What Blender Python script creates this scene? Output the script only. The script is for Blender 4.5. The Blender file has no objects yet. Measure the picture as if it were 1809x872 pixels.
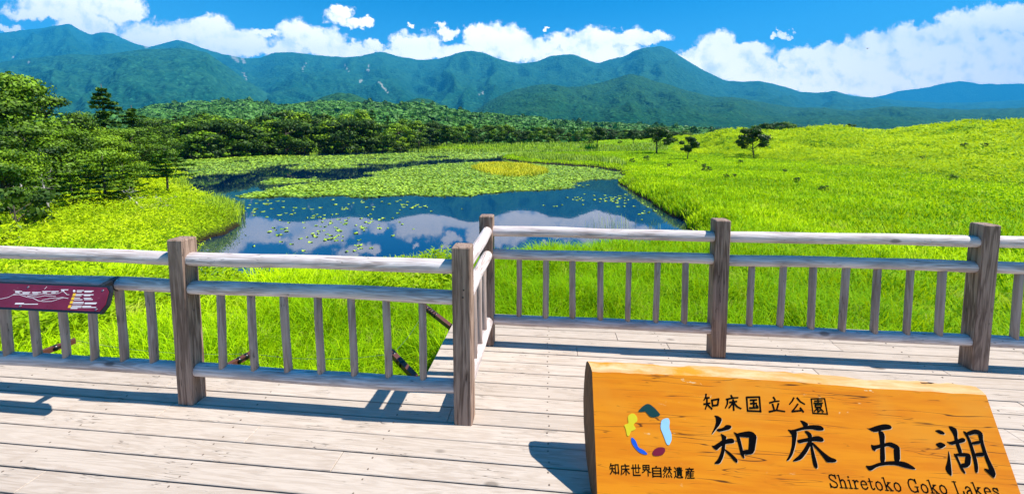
import bpy, math, random
import numpy as np

random.seed(7)
rng = np.random.default_rng(7)
C = bpy.context.scene
COL = C.collection

# ------------------------------------------------------------------ camera
FPX, CX, CY = 644.84, 908.52, 288.43          # lens measured on the 1809 x 872 photograph
YAW, PITCH, ROLL, EYE = -0.0949, 0.0702, -0.0031, 1.7422
from mathutils import Matrix, Vector
cam_data = bpy.data.cameras.new('camera')
cam = bpy.data.objects.new('camera', cam_data)
COL.objects.link(cam)
cam_data.sensor_width = 36.0
cam_data.lens = 36.0 * FPX / 1809.0
cam_data.shift_x = (904.5 - CX) / 1809.0
cam_data.shift_y = (CY - 436.0) / 1809.0
cam_data.clip_start = 0.05
cam_data.clip_end = 40000
cam.matrix_world = (Matrix.Translation((0, 0, EYE)) @ Matrix.Rotation(-YAW, 4, 'Z')
                    @ Matrix.Rotation(math.pi / 2 - PITCH, 4, 'X') @ Matrix.Rotation(ROLL, 4, 'Z'))
C.camera = cam

def ray(u, v):
    a, b = (u - CX) / FPX, (v - CY) / FPX
    c, s = math.cos(ROLL), math.sin(ROLL)
    a, b = c * a + s * b, -s * a + c * b
    c, s = math.cos(PITCH), math.sin(PITCH)
    yf, z = c - s * b, -s - c * b
    c, s = math.cos(YAW), math.sin(YAW)
    return np.array([c * a + s * yf, -s * a + c * yf, z])

ORG = np.array([0, 0, EYE])
def on_z(u, v, z):
    r = ray(u, v); return ORG + (z - EYE) / r[2] * r
def on_y(u, v, y):
    r = ray(u, v); return ORG + y / r[1] * r
FWD = np.array([math.sin(YAW), math.cos(YAW)]); RGT = np.array([math.cos(YAW), -math.sin(YAW)])
def lat(u, v=243):
    """sideways / forward ratio of the sight line through column u"""
    r = ray(u, v); return (r[0] * RGT[0] + r[1] * RGT[1]) / (r[0] * FWD[0] + r[1] * FWD[1])
def elev(u, v):
    r = ray(u, v); return r[2] / (r[0] * FWD[0] + r[1] * FWD[1])
def ground_point(u, d):
    p = FWD * d + RGT * (lat(u) * d); return p[0], p[1]

# ------------------------------------------------------------------ exposure and render settings
C.view_settings.view_transform = 'Standard'
C.view_settings.look = 'None'
C.view_settings.gamma = 1.0
C.view_settings.use_curve_mapping = False
C.view_settings.exposure = 1.1
C.render.engine = 'CYCLES'
C.cycles.use_denoising = True
C.cycles.max_bounces = 6
C.cycles.diffuse_bounces = 4
C.cycles.glossy_bounces = 3
C.cycles.transmission_bounces = 3
C.cycles.transparent_max_bounces = 8
C.cycles.volume_bounces = 0
C.cycles.caustics_reflective = False
C.cycles.caustics_refractive = False
C.cycles.sample_clamp_indirect = 6

# ------------------------------------------------------------------ sun
SUN_EL = math.radians(57); SUN_AZ = math.radians(88.0)      # azimuth clockwise from +y: the sun stands to the right
sd = bpy.data.lights.new('sun', 'SUN'); sun = bpy.data.objects.new('sun', sd); COL.objects.link(sun)
sd.energy = 5.0; sd.angle = math.radians(0.5); sd.color = (1.0, 0.955, 0.88)
sun_dir = Vector((math.sin(SUN_AZ) * math.cos(SUN_EL), math.cos(SUN_AZ) * math.cos(SUN_EL), math.sin(SUN_EL)))
sun.rotation_euler = (-sun_dir).to_track_quat('-Z', 'Y').to_euler()
sun.location = (30, 0, 40)

# ------------------------------------------------------------------ node helper
class N:
    def __init__(self, tree):
        self.t = tree; tree.nodes.clear()
    def n(self, typ, **kw):
        nd = self.t.nodes.new(typ)
        ins = kw.pop('i', {})
        for k, v in kw.items(): setattr(nd, k, v)
        for k, v in ins.items(): self.put(nd.inputs[k], v)
        return nd
    def put(self, sock, v):
        if isinstance(v, bpy.types.NodeSocket): self.t.links.new(v, sock)
        elif isinstance(v, bpy.types.Node): self.t.links.new(v.outputs[0], sock)
        else: sock.default_value = v
    def m(self, op, a, b=None, c=None, clamp=False):
        nd = self.t.nodes.new('ShaderNodeMath'); nd.operation = op; nd.use_clamp = clamp
        for k, v in enumerate((a, b, c)):
            if v is not None: self.put(nd.inputs[k], v)
        return nd.outputs[0]
    def v(self, op, a, b=None, out=0):
        nd = self.t.nodes.new('ShaderNodeVectorMath'); nd.operation = op
        self.put(nd.inputs[0], a)
        if b is not None: self.put(nd.inputs[1], b)
        return nd.outputs[out]
    def mix(self, f, a, b, mode='MIX'):
        nd = self.t.nodes.new('ShaderNodeMix'); nd.data_type = 'RGBA'; nd.blend_type = mode
        self.put(nd.inputs[0], f)
        for s, x in ((nd.inputs[6], a), (nd.inputs[7], b)):
            self.put(s, (x[0], x[1], x[2], 1) if isinstance(x, (tuple, list)) else x)
        return nd.outputs[2]
    def ramp(self, f, stops, interp='LINEAR'):
        nd = self.t.nodes.new('ShaderNodeValToRGB'); cr = nd.color_ramp; cr.interpolation = interp
        while len(cr.elements) < len(stops): cr.elements.new(0.5)
        for e, (p, c) in zip(cr.elements, stops):
            e.position = p; e.color = (c, c, c, 1) if isinstance(c, (int, float)) else (c[0], c[1], c[2], 1)
        self.put(nd.inputs[0], f); return nd.outputs[0]
    def noise(self, vec, scale, detail=3, rough=0.5, dist=0.0):
        nd = self.t.nodes.new('ShaderNodeTexNoise')
        if vec is not None: self.put(nd.inputs['Vector'], vec)
        nd.inputs['Scale'].default_value = scale; nd.inputs['Detail'].default_value = detail
        nd.inputs['Roughness'].default_value = rough; nd.inputs['Distortion'].default_value = dist
        return nd.outputs[0]
    def smooth(self, x, lo, hi):
        nd = self.t.nodes.new('ShaderNodeMapRange'); nd.interpolation_type = 'SMOOTHSTEP'
        self.put(nd.inputs[0], x); nd.inputs[1].default_value = lo; nd.inputs[2].default_value = hi
        return nd.outputs[0]

# ------------------------------------------------------------------ world: daylight sky with cumulus clouds
W = bpy.data.worlds.new('World'); C.world = W; W.use_nodes = True
w = N(W.node_tree)
sky = w.n('ShaderNodeTexSky', sky_type='NISHITA', sun_disc=False)
sky.sun_elevation = SUN_EL; sky.sun_rotation = SUN_AZ
sky.air_density = 1.0; sky.dust_density = 0.3; sky.ozone_density = 3.0
hs = w.n('ShaderNodeHueSaturation', i={'Color': sky.outputs[0], 'Saturation': 2.4, 'Value': 1.22, 'Hue': 0.5})
tc = w.n('ShaderNodeTexCoord').outputs['Generated']
fw = w.v('DOT_PRODUCT', tc, (FWD[0], FWD[1], 0), 1)
rt = w.v('DOT_PRODUCT', tc, (RGT[0], RGT[1], 0), 1)
up = w.v('DOT_PRODUCT', tc, (0, 0, 1), 1)
fsafe = w.m('MAXIMUM', fw, 0.05)
comb = w.n('ShaderNodeCombineXYZ', i={0: w.m('DIVIDE', rt, fsafe), 1: w.m('DIVIDE', up, fsafe), 2: 0.0}).outputs[0]
# each cumulus head: where it stands in the sky (measured in photograph columns / rows) and its spread
HEADS = [(120, 8, 95, 30), (215, 18, 45, 26), (60, 25, 60, 14), (18, 55, 28, 7), (150, 48, 55, 25), (265, 68, 65, 32), (330, 62, 50, 30),
         (380, 60, 45, 30), (430, 80, 55, 28), (470, 55, 30, 9), (520, 58, 40, 28), (560, 72, 50, 30), (600, 88, 70, 18), (665, 80, 14, 10),
         (600, 28, 24, 15), (635, 42, 30, 10), (712, 78, 26, 22), (745, 84, 40, 26), (790, 57, 22, 9), (845, 58, 28, 22),
         (870, 70, 45, 28), (905, 70, 38, 24), (920, 92, 60, 22), (970, 78, 30, 16), (1015, 72, 40, 20), (1060, 70, 40, 24), (1110, 68, 38, 18),
         (1150, 68, 34, 15), (1050, 98, 90, 20), (1265, 82, 38, 28), (1320, 88, 46, 18), (1235, 105, 40, 22), (1300, 115, 80, 28), (1350, 135, 90, 30),
         (1420, 105, 50, 26), (1470, 98, 40, 24), (1545, 80, 45, 28), (1620, 75, 55, 34), (1700, 50, 60, 32), (1745, 35, 55, 32), (1800, 35, 60, 30),
         (1520, 120, 100, 40), (1660, 110, 120, 45), (1790, 95, 90, 50), (1470, 150, 90, 25), (1560, 155, 100, 22), (1720, 140, 130, 22),
         (1370, 63, 9, 4), (1391, 62, 12, 5), (727, 46, 7, 4), (967, 52, 6, 3), (1900, 60, 90, 60), (-80, 30, 70, 30),
         (690, 95, 40, 14), (640, 96, 45, 12), (815, 92, 40, 16), (775, 94, 40, 14), (350, 88, 60, 14), (500, 88, 40, 14), (1195, 108, 40, 12)]
heads = []
for hx, hy, rx, ry in HEADS:
    a0, e0 = lat(hx, hy), elev(hx, hy)
    heads.append((a0, e0, abs(lat(hx + rx, hy) - a0) * 1.15, abs(elev(hx, hy - ry) - e0) * 1.12))
wn = w.n('ShaderNodeTexNoise', noise_dimensions='3D')
w.put(wn.inputs['Vector'], comb); wn.inputs['Scale'].default_value = 16; wn.inputs['Detail'].default_value = 5; wn.inputs['Roughness'].default_value = 0.62
warp = w.v('MULTIPLY', w.v('SUBTRACT', wn.outputs['Color'], (0.5, 0.5, 0.5)), (0.11, 0.085, 0))
cp = w.v('ADD', comb, warp)
acc = None
for a0, e0, ra, re in heads:
    q = w.v('MULTIPLY', w.v('SUBTRACT', cp, (a0, e0, 0)), (1 / ra, 1 / re, 0))
    d = w.v('LENGTH', q, None, 1)
    if acc is None: acc = d
    else: acc = w.m('SMOOTH_MIN', acc, d, 0.22)
body = w.m('SUBTRACT', 1.0, acc)
fine = w.noise(comb, 34, 6, 0.66)
field = w.m('ADD', body, w.m('MULTIPLY', w.m('SUBTRACT', fine, 0.5), 0.9))
alpha = w.smooth(field, -0.03, 0.38)
n1 = w.noise(comb, 15, 5, 0.6)
n2 = w.noise(w.v('ADD', comb, (0.018, 0.022, 0)), 15, 5, 0.6)
relief = w.m('SUBTRACT', n1, n2)
lit = w.m('ADD', w.m('MULTIPLY', relief, 1.5), w.m('MULTIPLY', body, 0.14), clamp=False)
lit = w.smooth(lit, -0.42, 0.16)
# high thin clouds and cumulus elsewhere around the sky, so that it goes on outside the picture
away = w.m('SUBTRACT', 1.0, w.smooth(fw, 0.1, 0.3))
over = w.smooth(w.noise(tc, 3.2, 6, 0.6), 0.64, 0.76)
alpha = w.m('MULTIPLY', alpha, w.smooth(fw, 0.1, 0.3))
alpha = w.m('MAXIMUM', alpha, w.m('MULTIPLY', over, away))
alpha = w.m('MULTIPLY', alpha, w.smooth(up, -0.02, 0.02))
cloud = w.mix(lit, (14.5, 14.8, 15.6), (25.0, 22.0, 19.0))
air = w.mix(w.m('MULTIPLY', w.m('SUBTRACT', 1.0, w.smooth(up, 0.06, 0.36)), 0.50), hs.outputs[0], (3.4, 9.4, 14.2))
col = w.mix(alpha, air, cloud)
bg = w.n('ShaderNodeBackground', i={'Color': col, 'Strength': 0.062})
w.t.links.new(bg.outputs[0], w.n('ShaderNodeOutputWorld').inputs[0])

# ------------------------------------------------------------------ mesh helpers
def tag(o, label=None, cat=None, group=None, kind=None):
    if label: o['label'] = label
    if cat: o['category'] = cat
    if group: o['group'] = group
    if kind: o['kind'] = kind
    return o

def empty(name, loc=(0, 0, 0), label=None, cat=None, group=None):
    o = bpy.data.objects.new(name, None); o.empty_display_size = 0.2
    COL.objects.link(o); o.location = loc
    return tag(o, label, cat, group)

def link_mesh(name, me, parent=None):
    o = bpy.data.objects.new(name, me); COL.objects.link(o)
    if parent: o.parent = parent
    return o

class MB:
    def __init__(self): self.v = []; self.f = []; self.s = []
    def add(self, vs, fs, smooth=False):
        b = len(self.v); self.v += [tuple(map(float, p)) for p in vs]
        self.f += [tuple(b + i for i in f) for f in fs]; self.s += [smooth] * len(fs); return self
    def box(self, lo, hi, bev=0.0):
        (x0, y0, z0), (x1, y1, z1) = lo, hi
        if bev <= 0:
            vs = [(x0, y0, z0), (x1, y0, z0), (x1, y1, z0), (x0, y1, z0), (x0, y0, z1), (x1, y0, z1), (x1, y1, z1), (x0, y1, z1)]
            return self.add(vs, [(0, 3, 2, 1), (4, 5, 6, 7), (0, 1, 5, 4), (1, 2, 6, 5), (2, 3, 7, 6), (3, 0, 4, 7)])
        b = bev
        def ring(z, i):
            return [(x0 + b + i, y0 + i, z), (x1 - b - i, y0 + i, z), (x1 - i, y0 + b + i, z), (x1 - i, y1 - b - i, z),
                    (x1 - b - i, y1 - i, z), (x0 + b + i, y1 - i, z), (x0 + i, y1 - b - i, z), (x0 + i, y0 + b + i, z)]
        vs = ring(z0, 0) + ring(z1 - b, 0) + ring(z1, b * 0.8)
        fs = [tuple(range(7, -1, -1)), tuple(range(16, 24))]
        for k in (0, 8):
            fs += [(k + i, k + (i + 1) % 8, k + 8 + (i + 1) % 8, k + 8 + i) for i in range(8)]
        return self.add(vs, fs)
    def tube(self, pts, rad, n=10, cap=True, rfun=None):
        pts = [Vector(p) for p in pts]
        rads = rad if isinstance(rad, (list, tuple)) else [rad] * len(pts)
        vs = []; fs = []
        ref = None
        for k, p in enumerate(pts):
            d = (pts[min(k + 1, len(pts) - 1)] - pts[max(k - 1, 0)]).normalized()
            if ref is None: ref = d.orthogonal().normalized()
            ref = (ref - d * ref.dot(d)).normalized(); bi = d.cross(ref)
            for i in range(n):
                a = 2 * math.pi * i / n
                r = rads[k] * (rfun(k, i) if rfun else 1)
                vs.append(p + (ref * math.cos(a) + bi * math.sin(a)) * r)
        for k in range(len(pts) - 1):
            fs += [(k * n + i, k * n + (i + 1) % n, (k + 1) * n + (i + 1) % n, (k + 1) * n + i) for i in range(n)]
        self.add(vs, fs, True)
        if cap:
            b = len(self.v) - len(vs)
            self.f.append(tuple(b + i for i in range(n - 1, -1, -1))); self.f.append(tuple(b + (len(pts) - 1) * n + i for i in range(n)))
            self.s += [False, False]
        return self
    def prism(self, poly, fr, base, height):
        """flat outline poly [(s,t)] raised from a plane: fr maps (s,t,h) to a point"""
        n = len(poly)
        area = sum(poly[i][0] * poly[(i + 1) % n][1] - poly[(i + 1) % n][0] * poly[i][1] for i in range(n))
        if area < 0: poly = poly[::-1]
        vs = [fr(s, t, base) for s, t in poly] + [fr(s, t, base + height) for s, t in poly]
        fs = [tuple(range(n, 2 * n))] + [(i, (i + 1) % n, n + (i + 1) % n, n + i) for i in range(n)]
        return self.add(vs, fs)
    def build(self, name, mat, parent=None, loc=None):
        me = bpy.data.meshes.new(name)
        vs = self.v if loc is None else [(x - loc[0], y - loc[1], z - loc[2]) for x, y, z in self.v]
        me.from_pydata(vs, [], self.f); me.polygons.foreach_set('use_smooth', self.s)
        me.materials.append(mat); me.update()
        o = link_mesh(name, me, parent)
        if loc is not None: o.location = loc
        return o

def np_mesh(name, verts, faces, mat, attrs=None, smooth=False):
    """verts (n,3); faces (m,k) with one k, or a list of such arrays"""
    if not isinstance(faces, list): faces = [faces]
    me = bpy.data.meshes.new(name)
    me.vertices.add(len(verts)); me.vertices.foreach_set('co', np.asarray(verts, np.float32).ravel())
    loops = np.concatenate([f.ravel() for f in faces]).astype(np.int32)
    tot = np.concatenate([np.full(len(f), f.shape[1], np.int32) for f in faces])
    start = np.concatenate([[0], np.cumsum(tot)[:-1]]).astype(np.int32)
    me.loops.add(len(loops)); me.loops.foreach_set('vertex_index', loops)
    me.polygons.add(len(tot)); me.polygons.foreach_set('loop_start', start); me.polygons.foreach_set('loop_total', tot)
    if smooth: me.polygons.foreach_set('use_smooth', np.ones(len(tot), bool))
    for k, a in (attrs or {}).items():
        at = me.attributes.new(k, 'FLOAT', 'POINT'); at.data.foreach_set('value', np.asarray(a, np.float32))
    me.materials.append(mat); me.update(calc_edges=True); me.validate()
    return me

def grid_faces(nr, nc, wrap=False):
    i = np.arange(nr - 1)[:, None]; j = np.arange(nc if wrap else nc - 1)[None, :]
    j2 = (j + 1) % nc
    return np.stack([i * nc + j, i * nc + j2, (i + 1) * nc + j2, (i + 1) * nc + j], -1).reshape(-1, 4)

# lattice noise
def _h(ix, iy, seed):
    h = (ix.astype(np.int64) * 374761393 + iy.astype(np.int64) * 668265263 + seed * 974634777) & 0x7fffffff
    h = ((h ^ (h >> 13)) * 1274126177) & 0x7fffffff
    return ((h ^ (h >> 16)) & 0xffff) / 65535.0
def vnoise(x, y, seed=0):
    ix, iy = np.floor(x), np.floor(y); fx, fy = x - ix, y - iy
    fx = fx * fx * fx * (fx * (fx * 6 - 15) + 10); fy = fy * fy * fy * (fy * (fy * 6 - 15) + 10)
    a, b, c, d = _h(ix, iy, seed), _h(ix + 1, iy, seed), _h(ix, iy + 1, seed), _h(ix + 1, iy + 1, seed)
    return (a + (b - a) * fx) * (1 - fy) + (c + (d - c) * fx) * fy
def fbm(x, y, oct=4, seed=0, gain=0.5):
    s = 0; a = 1; t = 0
    for k in range(oct):
        s = s + a * vnoise(x * 2 ** k + 17.3 * k, y * 2 ** k - 9.1 * k, seed + k); t += a; a *= gain
    return s / t
def ridged(x, y, oct=4, seed=0, gain=0.55):
    s = 0; a = 1; t = 0
    for k in range(oct):
        s = s + a * (1 - np.abs(2 * vnoise(x * 2 ** k + 5.7 * k, y * 2 ** k + 3.3 * k, seed + k) - 1)); t += a; a *= gain
    return s / t
def sstep(x, lo, hi):
    t = np.clip((x - lo) / (hi - lo), 0, 1); return t * t * (3 - 2 * t)

# ------------------------------------------------------------------ materials
def mat(name):
    m = bpy.data.materials.new(name); m.use_nodes = True; return m, N(m.node_tree)
def finish(n, shader, disp=None):
    o = n.n('ShaderNodeOutputMaterial'); n.t.links.new(shader, o.inputs[0])
def principled(n, color, rough=0.8, normal=None, spec=0.3, **kw):
    p = n.n('ShaderNodeBsdfPrincipled')
    n.put(p.inputs['Base Color'], (*color, 1) if isinstance(color, tuple) else color)
    n.put(p.inputs['Roughness'], rough); n.put(p.inputs['Specular IOR Level'], spec)
    if normal is not None: n.put(p.inputs['Normal'], normal)
    for k, v in kw.items(): n.put(p.inputs[k], v)
    return p.outputs[0]
def bump(n, h, strength, dist):
    return n.n('ShaderNodeBump', i={'Height': h, 'Strength': strength, 'Distance': dist}).outputs[0]

def plain(name, color, rough=0.6, spec=0.3, metallic=0.0):
    m, n = mat(name)
    nz = n.noise(n.n('ShaderNodeTexCoord').outputs['Object'], 30, 4)
    c = n.mix(n.m('MULTIPLY', nz, 0.35), tuple(color), tuple(x * 0.6 for x in color))
    finish(n, principled(n, c, rough, bump(n, nz, 0.15, 0.002), spec, Metallic=metallic)); return m

def wood(name, light, dark, axis, knots=True, rough=0.75, ring=26.0, rnd=None, contrast=1.0, worn=None):
    """weathered timber, grain along axis (0,1,2)"""
    m, n = mat(name)
    co = n.n('ShaderNodeTexCoord').outputs['Object']
    off = n.n('ShaderNodeObjectInfo').outputs['Random']
    sh = n.n('ShaderNodeCombineXYZ', i={0: n.m('MULTIPLY', off, 37.0), 1: n.m('MULTIPLY', off, 91.0), 2: n.m('MULTIPLY', off, 53.0)}).outputs[0]
    if rnd:
        at = n.n('ShaderNodeAttribute', attribute_name=rnd).outputs['Fac']
        sh = n.n('ShaderNodeCombineXYZ', i={0: n.m('MULTIPLY', at, 37.0), 1: n.m('MULTIPLY', at, 91.0), 2: n.m('MULTIPLY', at, 53.0)}).outputs[0]
    co = n.v('ADD', co, sh)
    st = [1.0, 1.0, 1.0]; st[axis] = 0.07
    sc = n.v('MULTIPLY', co, tuple(st))
    warp = n.v('MULTIPLY', n.v('SUBTRACT', n.n('ShaderNodeTexNoise', i={'Vector': sc, 'Scale': 7.0, 'Detail': 2.0}).outputs['Color'], (0.5, 0.5, 0.5)), (0.14, 0.14, 0.14))
    g = n.v('ADD', sc, warp)
    nz = n.noise(g, ring, 3, 0.55)
    rings = n.m('FRACT', n.m('MULTIPLY', nz, 5.0))
    rings = n.m('ABSOLUTE', n.m('SUBTRACT', n.m('MULTIPLY', rings, 2.0), 1.0))
    fibre = n.noise(n.v('MULTIPLY', co, tuple(0.02 if k == axis else 1.0 for k in range(3))), 190, 3, 0.6)
    patch = n.noise(co, 2.6, 4, 0.6)
    f = n.m('ADD', n.m('MULTIPLY', rings, 0.45), n.m('MULTIPLY', fibre, 0.55))
    f = n.smooth(f, 0.5 - 0.42 / contrast, 0.5 + 0.42 / contrast)
    c = n.mix(f, tuple(dark), tuple(light))
    c = n.mix(n.smooth(patch, 0.35, 0.7), c, n.mix(0.5, c, tuple(light)))
    # checks: thin dark drying cracks
    ck = n.noise(n.v('MULTIPLY', co, tuple(0.05 if k == axis else 1.0 for k in range(3))), 46, 2, 0.5)
    crack = n.m('SUBTRACT', 1.0, n.smooth(n.m('ABSOLUTE', n.m('SUBTRACT', ck, 0.5)), 0.0, 0.012))
    crack = n.m('MULTIPLY', crack, n.smooth(n.noise(co, 5.0, 2), 0.5, 0.62))
    c = n.mix(n.m('MULTIPLY', crack, 0.85), c, tuple(x * 0.18 for x in dark))
    h = n.m('SUBTRACT', n.m('MULTIPLY', f, 0.5), crack)
    if knots:
        vo = n.n('ShaderNodeTexVoronoi', i={'Vector': n.v('MULTIPLY', co, tuple(0.45 if k == axis else 1.0 for k in range(3))), 'Scale': 3.6})
        kn = n.m('SUBTRACT', 1.0, n.smooth(vo.outputs['Distance'], 0.035, 0.085))
        c = n.mix(n.m('MULTIPLY', kn, 0.75), c, tuple(x * 0.35 for x in dark))
    if rnd:
        c = n.mix(n.m('MULTIPLY', n.m('FRACT', n.m('MULTIPLY', at, 7.31)), 0.42), c, tuple(x * 0.8 for x in dark))
        nx = n.n('ShaderNodeTexVoronoi', i={'Vector': co, 'Scale': 9.0})
    if worn:
        wf = n.smooth(n.noise(co, 6.0, 5, 0.65), 0.52, 0.62)
        c = n.mix(wf, c, tuple(worn))
    finish(n, principled(n, c, rough, bump(n, h, 0.5, 0.004), 0.25)); return m

def foliage(name, dark, light, trans=0.35, rough=0.55, attr='tint', spec=0.25, upward=0.0, patchy=False):
    m, n = mat(name)
    t = n.n('ShaderNodeAttribute', attribute_name=attr).outputs['Fac']
    oi = n.n('ShaderNodeObjectInfo').outputs['Random']
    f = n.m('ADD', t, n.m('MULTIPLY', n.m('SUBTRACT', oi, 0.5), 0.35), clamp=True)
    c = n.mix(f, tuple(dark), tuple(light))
    if patchy:                                            # mixed plants: deeper green swards, straw and dry stems among them
        co = n.n('ShaderNodeTexCoord').outputs['Object']
        c = n.mix(n.m('MULTIPLY', n.smooth(n.noise(co, 0.22, 5, 0.65), 0.42, 0.68), 0.55), c, (light[0] * 0.42, light[1] * 0.62, light[2]))
        c = n.mix(n.m('MULTIPLY', n.smooth(n.noise(co, 1.1, 4, 0.7), 0.56, 0.70), 0.55), c, (0.62, 0.60, 0.10))
        c = n.mix(n.m('MULTIPLY', n.smooth(n.noise(co, 7.0, 2, 0.6), 0.62, 0.70), 0.5), c, (0.45, 0.36, 0.12))
    nor = None
    if upward:                                            # a blade stands in a sward that as a whole faces the sky
        g = n.n('ShaderNodeNewGeometry').outputs['Normal']
        nor = n.v('NORMALIZE', n.v('ADD', n.v('MULTIPLY', g, (1 - upward,) * 3), (0, 0, upward)))
    d = principled(n, c, rough, nor, spec)
    tr = n.n('ShaderNodeBsdfTranslucent', i={'Color': n.mix(0.55, c, (light[0] * 1.25, light[1] * 1.15, light[2] * 0.6))}).outputs[0]
    mx = n.n('ShaderNodeMixShader', i={0: trans, 1: d, 2: tr}).outputs[0]
    finish(n, mx); return m

M = {}
M['deck'] = wood('weathered_deck_wood', (0.56, 0.47, 0.39), (0.40, 0.315, 0.245), 0, rnd='rnd', ring=30, contrast=1.1)
M['joist'] = wood('joist_wood', (0.22, 0.17, 0.13), (0.12, 0.09, 0.07), 0)
M['post'] = wood('grey_brown_post_wood', (0.38, 0.255, 0.19), (0.12, 0.07, 0.048), 2, ring=22, contrast=1.5)
M['rail'] = wood('silvered_rail_wood', (0.74, 0.65, 0.62), (0.34, 0.26, 0.235), 0, ring=24, contrast=1.3)
M['rail_y'] = wood('silvered_rail_wood_along', (0.74, 0.65, 0.62), (0.34, 0.26, 0.235), 1, ring=24, contrast=1.3)
M['baluster'] = wood('silvered_baluster_wood', (0.46, 0.36, 0.31), (0.20, 0.14, 0.115), 2, ring=18)
M['iron'] = plain('black_iron', (0.012, 0.012, 0.014), 0.45, 0.5)
M['rust'] = plain('red_brown_steel', (0.13, 0.045, 0.03), 0.55, 0.4)
M['wire'] = plain('steel_wire', (0.30, 0.30, 0.30), 0.4, 0.5, 0.8)

# ------------------------------------------------------------------ terrain
ZW = -2.2                                               # lake level below the deck
SHORE = [(330, 470), (345, 545), (450, 562), (600, 562), (750, 545), (850, 525), (950, 505), (1080, 482), (1200, 455), (1262, 428),
         (1215, 403), (1180, 375), (1140, 352), (1112, 336), (1098, 324), (1106, 312), (1095, 301), (1040, 294), (985, 290), (930, 287.5),
         (905, 284), (885, 279), (905, 274), (980, 272), (1060, 270), (1050, 267.5), (960, 266.5), (860, 265.5), (760, 265), (700, 266), (640, 268), (560, 270.5), (480, 273), (400, 274), (330, 277), (305, 284),
         (300, 300), (330, 322), (305, 335), (285, 343), (315, 352), (345, 358), (390, 372), (425, 383), (428, 397), (400, 408), (368, 420), (345, 440)]
LAKE = np.array([on_z(u, v, ZW)[:2] for u, v in SHORE])

def poly_sd(px, py, P):
    """signed distance, negative inside"""
    x = np.asarray(px, float).ravel(); y = np.asarray(py, float).ravel()
    d = np.full(x.shape, 1e18); ins = np.zeros(x.shape, bool)
    n = len(P)
    for i in range(n):
        ax, ay = P[i]; bx, by = P[(i + 1) % n]
        ex, ey = bx - ax, by - ay
        t = np.clip(((x - ax) * ex + (y - ay) * ey) / (ex * ex + ey * ey + 1e-12), 0, 1)
        d = np.minimum(d, (x - ax - ex * t) ** 2 + (y - ay - ey * t) ** 2)
        c = ((ay > y) != (by > y)); xi = ax + (y - ay) * ex / (ey if abs(ey) > 1e-12 else 1e-12)
        ins ^= c & (x < xi)
    return (np.sqrt(d) * np.where(ins, -1, 1)).reshape(np.shape(px))

# the meadow hill to the right: column, where its rise starts, where its crest is, crest row in the photograph
HILL = [(700, 112, 135, 256), (900, 108, 135, 254), (1000, 100, 130, 251.5), (1060, 95, 130, 248), (1120, 90, 130, 246), (1180, 85, 128, 243.5), (1240, 72, 115, 241), (1268, 66, 100, 235),
        (1292, 62, 95, 229), (1320, 60, 95, 231), (1345, 58, 97, 233.5), (1400, 52, 96, 232), (1430, 50, 92, 227), (1460, 46, 90, 223.5),
        (1495, 42, 90, 227.5), (1530, 40, 88, 232), (1565, 36, 87, 233), (1620, 32, 85, 226.5), (1700, 28, 76, 218), (1809, 24, 66, 214), (2000, 22, 58, 206), (2400, 20, 50, 196), (3200, 20, 50, 192)]
H_l = np.array([lat(h[0]) for h in HILL]); H_d0 = np.array([h[1] for h in HILL], float); H_d1 = np.array([h[2] for h in HILL], float)
H_e = np.array([elev(h[0], h[3]) for h in HILL])

def ground_z(x, y, rough=True):
    x = np.asarray(x, float); y = np.asarray(y, float)
    d = x * FWD[0] + y * FWD[1]; s = x * RGT[0] + y * RGT[1]
    r = np.hypot(x, y)
    base = -1.15 - 0.45 * sstep(r, 4, 16) - 0.15 * sstep(r, 16, 60)
    a = s / np.maximum(d, 0.5)
    ok = sstep(d, 3, 12)
    d0 = np.interp(a, H_l, H_d0); d1 = np.interp(a, H_l, H_d1); e1 = np.interp(a, H_l, H_e)
    t = np.clip((d - d0) / (d1 - d0), 0, 1.0)
    zc = EYE + e1 * d1
    prof = t ** 1.35 * (1.0 - 0.25 * (t - t * t))
    hill = (zc - base) * prof
    back = np.clip((d - d1) / 60, 0, 1)
    hill = hill * (1 - back * back * (3 - 2 * back)) * sstep(a, H_l[0] - 0.05, H_l[0] + 0.05) * ok
    lump = (fbm(x / 7, y / 7, 4, 3) - 0.5) * 2.6 * np.clip(t * 3, 0, 1) * np.clip((1.02 - t) * 6, 0, 1)
    z = base + hill + (lump if rough else 0) + (fbm(x / 3.5, y / 3.5, 3, 11) - 0.5) * 0.22
    far = sstep(r, 180, 400)
    z = z * (1 - far) + (-2.0) * far
    sdl = poly_sd(x, y, LAKE)
    sdl = sdl + (fbm(x / 1.6, y / 1.6, 3, 5) - 0.5) * np.clip(r / 14, 0.3, 1.3)
    k = sstep(sdl, -0.15, 1.1)
    zl = ZW - np.clip(-sdl * 0.5, -0.1, 1.0)
    return zl * (1 - k) + z * k

def ground_hit(u, v, d0=4.0, d1=200.0):
    """where the sight line meets the ground"""
    ds = np.exp(np.linspace(math.log(d0), math.log(d1), 500)); r = ray(u, v)
    fr = r[0] * FWD[0] + r[1] * FWD[1]
    P = ORG[None] + ds[:, None] / fr * r[None]
    k = np.argmax(P[:, 2] < ground_z(P[:, 0], P[:, 1]))
    return P[k] if P[k, 2] < ground_z(P[k, 0], P[k, 1]) + 0.5 else P[-1]

na = 860
ang = np.linspace(0, 2 * math.pi, na, endpoint=False)
rad = np.concatenate([[0.8], np.exp(np.linspace(math.log(1.8), math.log(200), 330)), np.exp(np.linspace(math.log(215), math.log(10500), 40))])
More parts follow.
